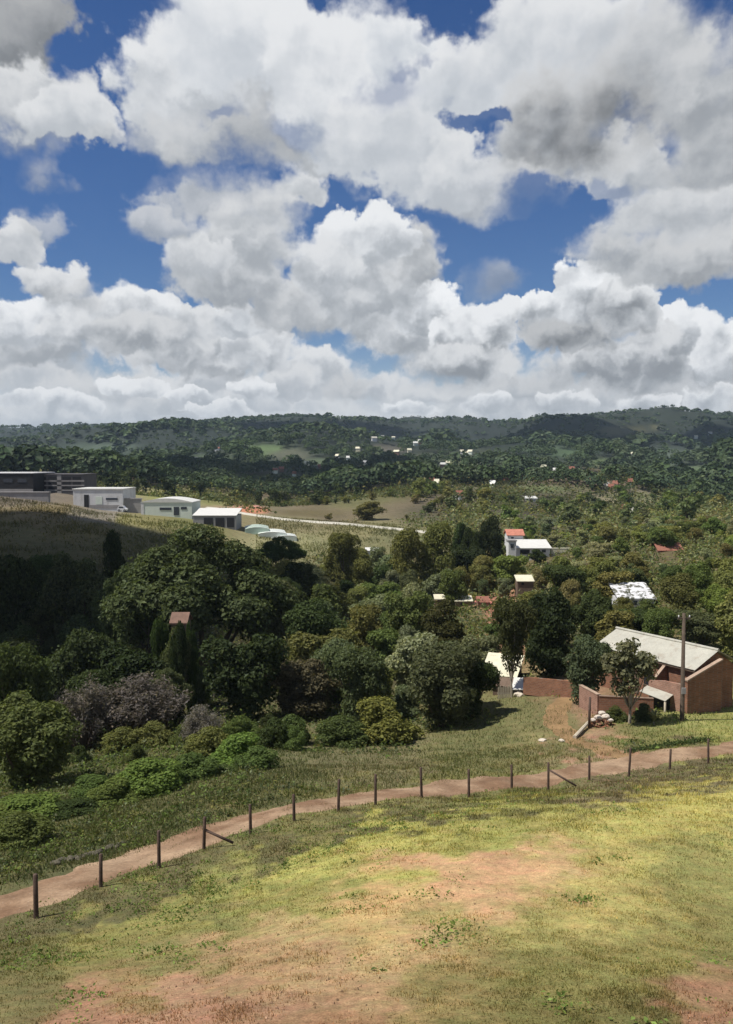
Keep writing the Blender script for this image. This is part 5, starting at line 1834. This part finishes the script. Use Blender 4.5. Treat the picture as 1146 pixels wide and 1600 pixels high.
court = thing('courtyard_wall', 'low reddish brick wall in front of the house behind the thin tree', 'wall', (18, 61.5, HZ))
pA, pB, pC = Vector((16.3, 61.3, HZ - .5)), Vector((19.9, 60.6, HZ - .5)), Vector((15.6, 64.2, HZ - .5))
for q, (u, v, hh) in enumerate(((pA, pB, 1.75), (pA, pC, 1.8))):
    d = (v - u).normalized()
    n = Vector((-d.y, d.x, 0)) * (0.22 if q == 0 else -0.22)
    s = u + d * (0.0 if q == 0 else 0.23)
    MB().prism(local(court, s, v, v + Vector((0, 0, hh)), s + Vector((0, 0, hh))), n).build('wall', M['brick'] if q == 0 else M['brick_pale'], court)  # shaded front in darker brick, sunlit end in paler: light put into the colour
    c0, c1 = s + Vector((0, 0, hh)), v + Vector((0, 0, hh))
    MB().slab(*local(court, c0 - n * .12, c1 - n * .12, c1 + n * 1.12, c0 + n * 1.12), (0, 0, .06)).build('coping', M['coping'] if q else M['brick'], court)
low = thing('yard_wall', 'low dark red wall across the back of the yard between the sheds and the house', 'wall', (14, 69, HZ))
u, v = Vector((12.6, 70.4, HZ - 1.0)), Vector((16.4, 67.2, HZ - .8))
d = (v - u).normalized()
MB().prism(local(low, u, v, v + Vector((0, 0, 1.6)), u + Vector((0, 0, 1.4))), Vector((-d.y, d.x, 0)) * .22).build('wall', M['brick'], low)

# heap by the courtyard wall
heap = thing('brick_heap', 'heap of dark red bricks with pale sacks on top, left of the thin tree', 'heap', tuple(spot(941, 58.3)))
rs_ = np.random.default_rng(5)
for k in range(34):
    a, q = rs_.uniform(0, 6.28), rs_.uniform(0, 1) ** .5
    x, y = math.cos(a) * q * .78, math.sin(a) * q * .5
    z = max(0.0, (1 - q) * .62) + rs_.uniform(-.04, .08)
    mb = MB().box(-.15, .15, -.08, .08, -.06, .06)
    o = mb.build('brick', M['brick'], heap)
    o.location = (x, y, z + .05)
    o.rotation_euler = (rs_.uniform(-.5, .5), rs_.uniform(-.5, .5), rs_.uniform(0, 6.28))
for k, (x, y, z, s) in enumerate(((-.25, -.1, .62, .30), (.22, .0, .66, .32), (.0, .12, .86, .26), (-.55, .0, .42, .24), (.5, -.15, .45, .22))):
    bm = bmesh.new()
    bmesh.ops.create_icosphere(bm, subdivisions=3, radius=1)
    for vv in bm.verts:
        f = 1 + .25 * (float(vnoise(vv.co.x * 2 + k * 5, vv.co.y * 2 + vv.co.z * 2, 6)) - .5)
        vv.co = Vector((vv.co.x * s * f, vv.co.y * s * .7 * f, vv.co.z * s * .55 * f))
    me = bpy.data.meshes.new('sack')
    bm.to_mesh(me)
    bm.free()
    o = link('sack', me, M['sack'], heap)
    o.location = (x, y, z)

stake = thing('wooden_post', 'brown timber post standing by the brick heap', 'post', tuple(spot(921, 57.8)))
MB().tube([(0, 0, -.4), (0, 0, 1.0), (.03, 0, 2.1)], [.10, .09, .08], 8).build('post', M['post'], stake, True)
p0, p1 = spot(898, 55.6), spot(920, 58.2)
beam = thing('timber_beam', 'pale timber beam lying aslant on the grass below the brown post', 'beam', tuple(p0))
MB().tube([(0, 0, .10), tuple(p1 - p0 + np.array([0, 0, .35]))], [.13, .11], 7).build('beam', M['plank'], beam)
for px, Y, s, lb in ((848, 55.2, .2, 'pale stone on the yard grass, left of two by the cart track'), (878, 55.0, .17, 'pale stone on the yard grass, right of two by the cart track'), (812, 71, .42, 'pale boulder below the lower white shed roof')):
    bm = bmesh.new()
    bmesh.ops.create_icosphere(bm, subdivisions=2, radius=s)
    for vv in bm.verts:
        f = 1 + .4 * (float(vnoise(vv.co.x * 3 / s + px, vv.co.y * 3 / s + vv.co.z * 2 / s, 7)) - .5)
        vv.co = Vector((vv.co.x * f * 1.2, vv.co.y * f, vv.co.z * f * .7))
    me = bpy.data.meshes.new('stone')
    bm.to_mesh(me)
    bm.free()
    o = link('stone', me, M['pale_stone'], label=lb, category='stone')
    p = spot(px, Y)
    o.location = (p[0], p[1], p[2] + s * .2)

# power pole
pp = spot(1066, 58.4)
pole = thing('power_pole', 'dark wooden power pole in front of the brick house', 'pole', tuple(pp))
ph_ = at(1066, 958, 58.4)[2] - pp[2]
MB().tube([(0, 0, -.6), (0, 0, 0), (-.02, 0, ph_)], [.17, .16, .105], 10).build('shaft', M['pole'], pole, True)
arm = MB().box(-.42, .42, -.05, .05, ph_ - .42, ph_ - .30).build('crossarm', M['pole'], pole)
for x in (-.36, .36):
    MB().tube([(x, 0, ph_ - .30), (x, 0, ph_ - .22), (x, 0, ph_ - .14)], [.03, .05, .03], 8).build('insulator', M['white'], arm, True)
MB().box(-.14, .14, -.26, -.165, 1.9, 2.3).build('meter_box', M['grey'], pole)


# sheds left of the house
def shed(name, label, px, Y, w, d, h, slope, rz, wall_m, roof_m, cat='shed', sheets=4, base=None, doors=True):
    p = spot(px, Y) if base is None else base
    t = thing(name, label, cat, tuple(p), rz)
    x0, x1, y0, y1 = -w / 2, w / 2, -d / 2, d / 2
    th = .14
    z1, z2 = h, h + slope * d
    MB().prism([(x0, y0, -.8), (x1, y0, -.8), (x1, y0, z1), (x0, y0, z1)], (0, th, 0)).build('wall', wall_m, t)
    MB().prism([(x0, y1 - th, -.8), (x1, y1 - th, -.8), (x1, y1 - th, z2), (x0, y1 - th, z2)], (0, th, 0)).build('wall', wall_m, t)
    for x in (x0, x1 - th):
        MB().prism([(x, y0 + th, -.8), (x, y1 - th, -.8), (x, y1 - th, z2 - .01), (x, y0 + th, z1 + .01)], (th, 0, 0)).build('wall', wall_m, t)
    o = .18
    sw = (w + 2 * o) / sheets
    for k in range(sheets):
        a = x0 - o + k * sw
        lf = .015 * (k % 2)
        MB().slab((a, y0 - o, z1 - slope * o + .02 + lf), (a + sw + .02, y0 - o, z1 - slope * o + .02 + lf), (a + sw + .02, y1 + o, z2 + slope * o + .02 + lf), (a, y1 + o, z2 + slope * o + .02 + lf), (0, 0, .05)).build('roof_sheet', roof_m, t)
    if doors:
        MB().box(x0 + w * .2, x0 + w * .2 + .8, y0 - .03, y0 + .02, -.3, min(1.9, h - .15)).build('door', M['dark'], t)
        MB().box(x0 + w * .62, x0 + w * .62 + .6, y0 - .03, y0 + .02, min(.9, h * .4), min(1.6, h - .2)).build('window', M['dark'], t)
    return t


b1 = at(785, 1066, 77)
shed('timber_shed', 'cream-roofed shed behind the pale trunks of the tall tree', 786, 77, 2.9, 2.2, 1.5, .55, math.radians(-24), M['wood'], M['cream'], base=np.array([b1[0], 77.0, b1[2] - .6]))
b2 = at(821, 1094, 71.5)
shed('open_shed', 'low dark shed with a bright white tin roof next to the cream-roofed shed', 821, 71.5, 1.7, 1.3, 1.05, .35, math.radians(-16), M['wood'], M['tin_white'], base=np.array([b2[0], 71.5, b2[2]]), sheets=3, doors=False)
b3 = at(786, 1084, 73)
shed('lean_to', 'small grey-brown roofed lean-to below the cream-roofed shed', 786, 73, 1.5, 1.0, .8, .3, math.radians(-20), M['wood'], M['wood'], base=np.array([b3[0], 73.0, b3[2]]), sheets=3, doors=False)
fence = thing('garden_fence', 'short pale board fence beside the white-roofed shed', 'fence', tuple(spot(790, 71.2)))
for k in range(9):
    MB().box(-.62 + k * .14, -.52 + k * .14, -.015, .015, -.2, .95 + .08 * math.sin(k * 2.3)).build('board', M['plank'], fence)
MB().box(-.66, .66, .017, .05, .35, .43).build('rail', M['plank'], fence)


# ------------------------------------------------------------------ buildings across the valley
def front(name, label, cat, px0, px1, top, base, Y, depth, wall_m, roof_m, roof='flat', parts=(), rise=0.0, over=.15, drop=1.5, group=None):
    """A building facing the viewer: its front covers px0..px1 and top..base in the picture at distance Y; parts are rectangles on that front."""
    a, b = at(px0, base, Y), at(px1, top, Y)
    cx = (a[0] + b[0]) / 2
    t = thing(name, label, cat, (cx, Y, a[2]), 0.0, group)
    w, h = b[0] - a[0], b[2] - a[2]
    x0, x1 = -w / 2, w / 2
    MB().box(x0, x1, 0, .2, -drop, h).build('wall', wall_m, t)
    MB().box(x0, x1, depth - .2, depth, -drop, h).build('wall', wall_m, t)
    MB().box(x0, x0 + .2, .2, depth - .2, -drop, h).build('wall', wall_m, t)
    MB().box(x1 - .2, x1, .2, depth - .2, -drop, h).build('wall', wall_m, t)
    if roof == 'flat':
        MB().box(x0 - over, x1 + over, -over, depth + over, h, h + .25).build('roof', roof_m, t)
    elif roof == 'shed':
        MB().prism([(x0 - over, -over, h), (x0 - over, depth + over, h + rise), (x0 - over, depth + over, h + rise + .12), (x0 - over, -over, h + .12)], (w + 2 * over, 0, 0)).build('roof', roof_m, t)
    elif roof == 'gable':
        for s in (0, 1):
            y0, y1 = (-over, depth / 2) if s == 0 else (depth + over, depth / 2)
            MB().prism([(x0 - over, y0, h), (x0 - over, y1, h + rise), (x0 - over, y1, h + rise + .12), (x0 - over, y0, h + .12)], (w + 2 * over, 0, 0)).build('roof', roof_m, t)
        for x in (x0, x1 - .18):
            MB().prism([(x, .1, h), (x, depth - .1, h), (x, depth / 2, h + rise - .06)], (.18, 0, 0)).build('gable', wall_m, t)
    elif roof == 'vault':
        n = 10
        arc = [(x0 - over + (w + 2 * over) * k / n, -over, h + rise * math.sin(math.pi * k / n)) for k in range(n + 1)]
        MB().prism(arc + [(x1 + over, -over, h - .1), (x0 - over, -over, h - .1)], (0, depth + 2 * over, 0)).build('roof', roof_m, t)
    for pn, qx0, qy0, qx1, qy1, pm in parts:
        c, d = at(qx0, qy1, Y), at(qx1, qy0, Y)
        MB().box(c[0] - cx, d[0] - cx, -.08, .05, c[2] - a[2], d[2] - a[2]).build(pn, pm, t)
    return t


front('warehouse', 'dark warehouse with a white flat roof at the left edge of the picture', 'warehouse', -70, 52, 740, 768, 232, 16, M['dark'], M['white'], 'flat', [('plinth', -70, 764, 52, 769, M['grey']), ('window', 6, 748, 20, 754, M['glass']), ('window', 28, 748, 42, 754, M['glass'])])
fr = front('concrete_frame', 'unfinished dark concrete building with floor slabs between the dark warehouse and the white one', 'building', 56, 130, 742, 772, 240, 12, M['dark_grey'], M['dark_grey'], 'flat',
           [('floor_slab', 54, 750.5, 132, 752.5, M['grey']), ('floor_slab', 54, 757.5, 132, 759.5, M['grey']), ('floor_slab', 54, 765, 132, 767, M['grey'])] +
           [('bay', x, y, x + 13, y + 4.6, M['dark']) for y in (745, 753, 760) for x in (59, 76)] + [('bay', x, y, x + 13, y + 4.6, M['dark']) for y in (745, 753, 760) for x in (98, 114)] + [('pillar', 90, 742, 96, 772, M['grey'])])
front('retaining_wall', 'grey retaining wall below the dark warehouse', 'wall', -70, 76, 770, 783, 205, 1.2, M['grey'], M['grey'], 'flat', (), drop=2)
front('warehouse', 'white box-shaped warehouse with a dark door on the left hill', 'warehouse', 115, 192, 765, 794, 215, 12, M['white'], M['tin_white'], 'flat',
      [('door', 132, 773, 139, 793, M['dark']), ('plinth', 140, 789, 192, 794, M['grey']), ('window', 166, 778, 184, 781, M['glass']), ('shutter', 150, 776, 160, 788, M['pale_green'])])
front('yard_wall', 'grey wall linking the two white warehouses', 'wall', 194, 221, 780, 801, 216, .5, M['grey'], M['grey'], 'flat', ())
front('warehouse', 'low white warehouse with a shallow curved roof and dark windows', 'warehouse', 221, 300, 784.5, 807, 212, 11, M['pale_green'], M['tin_white'], 'vault',
      [('door', 272, 792, 280, 805, M['glass']), ('window', 250, 793, 268, 797, M['glass']), ('window', 283, 792, 292, 796, M['glass']), ('doorpost', 221, 785, 225, 807, M['white'])], rise=.9)
front('open_shed', 'low shed with a pale roof and dark open front below the curved-roof warehouse', 'shed', 302, 369, 806, 826, 203, 9, M['grey'], M['tin_white'], 'shed',
      [('bay', 319, 809, 333, 824, M['dark']), ('bay', 337, 809, 351, 824, M['dark']), ('bay', 355, 809, 366, 824, M['dark'])], rise=1.2)
front('store', 'small white flat store squeezed between the curved-roof warehouse and the open shed', 'building', 300, 330, 798, 808, 218, 8, M['white'], M['tin_white'], 'flat', [('door', 306, 800, 311, 808, M['dark'])])

# a small white car in the warehouse yard
cp = at(192, 799.5, 206)
car = thing('parked_car', 'small white car parked below the white box warehouse', 'car', tuple(cp))
MB().prism([(-1.0, -.8, .30), (1.05, -.8, .30), (1.05, -.8, .75), (.65, -.8, .85), (.3, -.8, 1.35), (-.75, -.8, 1.35), (-1.0, -.8, .85)], (0, 1.6, 0)).build('body', M['car_paint'], car)
MB().prism([(-.70, -.82, .9), (.48, -.82, .9), (.24, -.82, 1.27), (-.68, -.82, 1.27)], (0, 1.64, 0)).build('window', M['glass'], car)
for x in (-.62, .66):
    for y in (-.82, .66):
        w_ = MB().tube([(x, y, .30), (x, y + .16, .30)], [.30, .30], 12).build('wheel', M['rubber'], car)
        MB().tube([(x, y - .012, .30), (x, y - .004, .30)], [.17, .17], 10).build('rim', M['grey'], w_)

# plastic tunnels on the slope
for px, py, Y, w, L, r, lb, mm in ((402, 827, 203, 38, 10, .45, 'pale green plastic tunnel, upper one of the three below the orange earth', 'film'), (426, 834, 201, 44, 10, .38, 'whitish plastic tunnel in the middle of the three below the orange earth', 'film_white'),
                                   (449, 839, 200, 30, 7, .32, 'small low plastic tunnel, lowest of the three below the orange earth', 'film_white')):
    p = at(px, py, Y)
    t = thing('plastic_tunnel', lb, 'greenhouse', tuple(p), math.radians(8))
    hw = w / F * Y / 2
    n = 9
    arc = [(-hw + 2 * hw * k / n, 0, r * math.sin(math.pi * k / n) ** .8) for k in range(n + 1)]
    MB().prism([(-hw, 0, -1.2)] + arc + [(hw, 0, -1.2)], (0, L, 0)).build('cover', M[mm], t)
    for y in (-.04, L * .33, L * .66):
        MB().tube([(q[0] * 1.01, y, q[2] * 1.02) for q in arc], [.05] * len(arc), 5).build('hoop', M['grey'], t)

# houses among the trees
front('house', 'small house with a bright orange clay roof behind the long white roof', 'house', 794, 818, 837, 846, 186, 4.5, M['white'], M['clay'], 'gable', [('window', 799, 839, 803, 843, M['glass'])], rise=1.1, over=.3, drop=2)
front('house', 'long white-roofed house on the right of the orange-roofed one', 'house', 806, 860, 857, 866, 180, 5.5, M['white'], M['tin_white'], 'shed', [('veranda', 813, 859, 828, 866, M['dark']), ('window', 834, 859, 841, 863, M['glass']), ('window', 847, 859, 853, 863, M['glass'])], rise=1.25, over=.3, drop=3)
front('house', 'white end block left of the long white-roofed house', 'house', 795, 807, 846, 866, 178, 3, M['white'], M['grey'], 'flat', [('window', 798, 850, 803, 856, M['glass'])], drop=3)
front('wall', 'low pale wall right of the long white-roofed house', 'wall', 862, 890, 858, 865, 181, .4, M['cream'], M['cream'], 'flat', (), over=.03)
front('house', 'house with a red-brown rusty roof on the sunny right hillside', 'house', 1030, 1066, 861, 868, 152, 4.5, M['pink'], M['rust'], 'gable', [('window', 1040, 862, 1046, 867, M['dark'])], rise=1.2, over=.3, drop=3)
front('shed', 'small pale tin roof among the bushes below the long white house', 'shed', 809, 834, 909, 914, 134, 2.2, M['wood'], M['cream'], 'shed', [('door', 815, 910, 819, 914, M['dark'])], rise=.65, over=.15, drop=2)
front('shed', 'flat whitish tin roof left of the orange earth patch', 'shed', 712, 738, 940, 946, 129, 2.2, M['wood'], M['cream'], 'shed', [('door', 720, 941, 724, 946, M['dark'])], rise=.45, over=.15, drop=2)
front('shed', 'second flat whitish tin roof, farther left of the orange earth patch', 'shed', 680, 701, 937, 941, 131, 2.0, M['wood'], M['cream'], 'shed', [('door', 688, 938, 692, 941, M['dark'])], rise=.4, over=.1, drop=2)
front('mud_house', 'small orange mud house with a dark red roof on the orange earth', 'house', 747, 764, 942, 953, 125, 2.0, M['brick_pale'], M['rust'], 'gable', [('door', 753, 945, 757, 953, M['dark'])], rise=.7, over=.15, drop=2)
front('house', 'faded pink-roofed hut half hidden in the dark trees under the huge tree', 'house', 268, 291, 975, 985, 76, 2.0, M['wood'], M['pink'], 'gable', [('door', 276, 976, 280, 984, M['dark'])], rise=.75, over=.15, drop=5)
front('house', 'white house with a patchy glittering tin roof among the trees above the brick house', 'house', 968, 1022, 936, 948, 106, 4.0, M['white'], M['patched'], 'shed', [('window', 990, 939, 996, 945, M['glass'])], rise=1.35, over=.25, drop=3)
front('house', 'tiny white house alone in the woods left of the right hillside', 'house', 821, 840, 779, 784, 385, 5, M['white'], M['tin_white'], 'shed', [('door', 828, 780, 831, 784, M['dark'])], rise=.8, over=.2, drop=4)
front('shed', 'small white tin roof at the lower edge of the pale green field', 'shed', 572, 593, 861, 865, 186, 3, M['white'], M['tin_white'], 'shed', [('door', 580, 862, 583, 865, M['dark'])], rise=.35, over=.2, drop=3)
plant('leafy_bush', 'olive bush hiding the lower left wall of the glittering tin-roofed house', B, 972, 101, 927, 40, 'shrub', 'olive')
plant('leafy_bush', 'green bush hiding the lower right wall of the glittering tin-roofed house', B, 1012, 101, 932, 38, 'shrub', 'mid')
# leafy sprays in front of the glittering roof
for px, Y, top, w in ((980, 101, 920, 16), (1006, 101.5, 924, 15)):
    plant('thin_tree', 'thin see-through tree standing before the glittering white tin roof', T, px, Y, top, w, 'sprig', 'mid', 'thin trees before the white tin roof')

# scattered houses on the far slopes
fr_ = np.random.default_rng(9)
FAR_HOUSES = []
rs_far = np.random.default_rng(19)


def far_hit(px, py):
    """First ground met along the line of sight through (px, py)."""
    Ys = np.geomspace(300, 2600, 400)
    d = ray(px, py)
    X = d[0] / d[1] * Ys
    Zr = CZ + d[2] / d[1] * Ys
    G_ = ground(X, Ys, False)
    k = np.argmax(G_ > Zr)
    return Ys[k] if (G_ > Zr).any() else None


for px, py in FAR:
    Y = far_hit(px, py)
    if Y is None:
        continue
    w = min(fr_.uniform(8, 13), rs_far.uniform(4.5, 8) / F * Y)
    p = spot(px, Y)
    t = thing('distant_house', 'tiny pale house dotted over the far wooded hillsides', 'house', (p[0], p[1], p[2] + .5), fr_.uniform(-.6, .6), 'far houses on the hillsides')
    hh, dd = w * fr_.uniform(.4, .6), w * fr_.uniform(.6, .8)
    wk = fr_.integers(4)
    t['tint'] = ('white-walled', 'cream-walled', 'greenish-white', 'pinkish')[wk]
    FAR_HOUSES.append(t)
    MB().box(-w / 2, w / 2, -dd / 2, dd / 2, -3, hh).build('wall', M[('white', 'cream', 'pale_green', 'pink')[wk]], t)
    MB().prism([(-w / 2 - .4, -dd / 2 - .4, hh), (-w / 2 - .4, dd / 2 + .4, hh), (-w / 2 - .4, 0, hh + 1.8)], (w + .8, 0, 0)).build('roof', M[('tin', 'cream', 'rust', 'tin_white')[fr_.integers(4)]], t)

# stony ledge beside the track on the left: stones of a tumbled row
ledge = thing('stone_ledge', 'low tumbled row of stones on the far edge of the track above the first posts', 'stone row', tuple(spot(140, 32.2)))
rs_ = np.random.default_rng(61)
for k in range(26):
    u = k / 25
    p = spot(84 + 108 * u, 30.9 + 2.3 * u + rs_.normal() * .1)
    s = rs_.uniform(.05, .14)
    bm = bmesh.new()
    bmesh.ops.create_icosphere(bm, subdivisions=2, radius=s)
    for vv in bm.verts:
        f = 1 + .5 * (float(vnoise(vv.co.x * 2.6 / s + k * 3, vv.co.y * 2.6 / s + vv.co.z * 2 / s, 8)) - .5)
        vv.co = Vector((vv.co.x * f * 1.4, vv.co.y * f, vv.co.z * f * .8))
    me = bpy.data.meshes.new('stone')
    bm.to_mesh(me)
    bm.free()
    o = link('stone', me, M['stone'], ledge)
    o.location = Vector(tuple(p)) - Vector(ledge.location) + Vector((0, 0, s * .3))
    o.rotation_euler = (0, 0, rs_.uniform(0, 6.28))


# ------------------------------------------------------------------ a label of its own for each of the many trees
MARKS = [('the huge spreading tree', 318, 925), ('the faded pink-roofed hut', 278, 972), ('the mauve-grey bushes', 190, 1110), ('the round leafy edge tree', 45, 1180), ('the shaded field', 110, 835), ('the dark pointed tree', 180, 862),
         ('the white box warehouse', 155, 780), ('the curved-roof warehouse', 260, 795), ('the open shed', 340, 812), ('the plastic tunnels', 420, 832), ('the dark warehouse', 10, 755), ('the concrete frame', 93, 757), ('the orange earth bank', 382, 795),
         ('the pale green field', 500, 846), ('the pale road', 545, 820), ('the dry hill', 572, 788), ('the two tall olive trees', 662, 870), ('the black-green cluster', 745, 850), ('the orange roof', 806, 832), ('the long white house', 836, 858),
         ('the rusty red roof', 1048, 857), ('the small pale roof', 821, 906), ('the orange mud house', 755, 944), ('the pale olive tree', 580, 975), ('the pointed olive tree', 692, 985), ('the grey-green round tree', 690, 1075), ('the cream-roofed shed', 785, 1030),
         ('the brick house', 1035, 1010), ('the glittering tin roof', 995, 930), ('the yellow-green bush', 598, 1115), ('the tiny white house', 830, 780), ('the bronze-brown tree', 470, 1080), ('the broad dark valley tree', 503, 985),
         ('the shrub row', 290, 1215), ('the far ridge middle', 573, 652), ('the highest ridge stretch', 1000, 645), ('the left far ridge', 120, 668), ('the hazy valley middle', 640, 725), ('the hazy right valley', 960, 745), ('the hazy left valley', 250, 730),
         ('the sunny hillside', 1120, 850), ('the yellow-green tree', 1128, 950)]
TONE_WORD = {'dark': 'dark green', 'deep': 'black-green', 'mid': 'mid green', 'olive': 'olive', 'grey': 'grey-green', 'pale': 'pale green', 'bright': 'bright green', 'lime': 'yellow-green', 'brown': 'brown', 'dusk': 'dim green', 'rust': 'rusty brown-green'}
ORD = ['first', 'second', 'third', 'fourth', 'fifth', 'sixth', 'seventh', 'eighth', 'ninth', 'tenth', 'eleventh', 'twelfth', 'thirteenth', 'fourteenth']


def drop(t):
    for c in list(t.children):
        bpy.data.objects.remove(c)
    bpy.data.objects.remove(t)


def thin_out():
    """Takes away trees that stand wholly behind others or outside the view."""
    rows = []
    for (t, group, tone, z, w, h, x, Y) in PLANTED:
        cx, cyy = project(x, Y, z + h * 0.55)
        rows.append((float(cx), float(cyy), w * F / Y * 0.5, h * F / Y * 0.48, Y))
    R = np.array(rows)
    u = np.linspace(-0.8, 0.8, 7)
    gx, gy = np.meshgrid(u, u)
    ins = gx ** 2 + gy ** 2 < 0.85
    gx, gy = gx[ins], gy[ins]
    keep = []
    for i, rec in enumerate(PLANTED):
        cx, cyy, rx, ry, Y = R[i]
        X, Yp = cx + gx * rx, cyy + gy * ry
        vis = (X > 2) & (X < 1144)
        for k in np.where((R[:, 4] < Y - 0.5) & (np.abs(R[:, 0] - cx) < R[:, 2] + rx) & (np.abs(R[:, 1] - cyy) < R[:, 3] + ry))[0]:
            vis &= ((X - R[k, 0]) / (0.86 * R[k, 2])) ** 2 + ((Yp - R[k, 1]) / (0.86 * R[k, 3])) ** 2 > 1
        if vis.sum() < 3 and rec[1]:
            drop(rec[0])
        else:
            vx = float(X[vis].mean()) if vis.any() else cx
            keep.append((rec, vx, cyy))
    return keep


def relabel(items):
    """items: (object, leading words, x, y) -> a label by colour, nearest landmark and, where needed, order from the left."""
    groups = {}
    for o, lead, x, y in items:
        mk = min(MARKS, key=lambda m: (m[1] - x) ** 2 + (1.6 * (m[2] - y)) ** 2)
        dx, dy = x - mk[1], y - mk[2]
        if abs(dx) > 2.2 * abs(dy):
            rel = 'left of' if dx < 0 else 'right of'
        elif abs(dy) > 2.2 * abs(dx):
            rel = 'above' if dy < 0 else 'below'
        else:
            rel = ('above' if dy < 0 else 'below') + (' and left of' if dx < 0 else ' and right of')
        groups.setdefault(f'{lead} {rel} {mk[0]}', []).append((x, o))
    for lab, lst in groups.items():
        if len(lst) > 1 and len(lab.split()) > 12:
            lab = lab.replace(' green tree', ' tree').replace('rusty brown-green', 'rusty').replace('the white box', 'the box').replace('the faded pink-roofed', 'the pink-roofed').replace('the two tall olive', 'the tall olive')
        lst.sort(key=lambda q: q[0])
        for i, (x, o) in enumerate(lst):
            if len(lst) == 1:
                o['label'] = lab
            elif len(lst) == 2:
                o['label'] = lab + (', left of the two' if i == 0 else ', right of the two')
            elif i == len(lst) - 1:
                o['label'] = lab + ', rightmost of these'
            else:
                o['label'] = lab + (', leftmost of these' if i == 0 else f', {ORD[i]} from the left')


def label_trees():
    items = []
    for (t, group, tone, z, w, h, x, Y), vx, vy in thin_out():
        if not group:
            continue
        kind = 'frond plant' if t.name.startswith('frond') else ('bush' if t['category'] == B else 'tree')
        tw = TONE_WORD.get(tone, 'green') if isinstance(tone, str) else 'green'
        items.append((t, f'{tw} {kind}', vx, vy))
    relabel(items)


label_trees()

relabel([(o, f"tiny {o['tint']} house", float(project(o.location.x, o.location.y, o.location.z)[0]), float(project(o.location.x, o.location.y, o.location.z)[1])) for o in FAR_HOUSES])
for o in FAR_HOUSES:
    del o['tint']


# ------------------------------------------------------------------ air
def haze(density):
    mb = MB().box(-4700, 4700, -4700, 4700, -140, CZ + 165)
    m, N, out = new_mat('air')
    v = N.n('ShaderNodeVolumePrincipled')
    v.inputs['Color'].default_value = (0.62, 0.80, 1.0, 1)
    v.inputs['Density'].default_value = density
    v.inputs['Anisotropy'].default_value = 0.2
    N.t.links.new(v.outputs[0], out.inputs['Volume'])
    o = mb.build('haze', m, kind='stuff')
    return o


if HAZE:
    haze(HAZE)
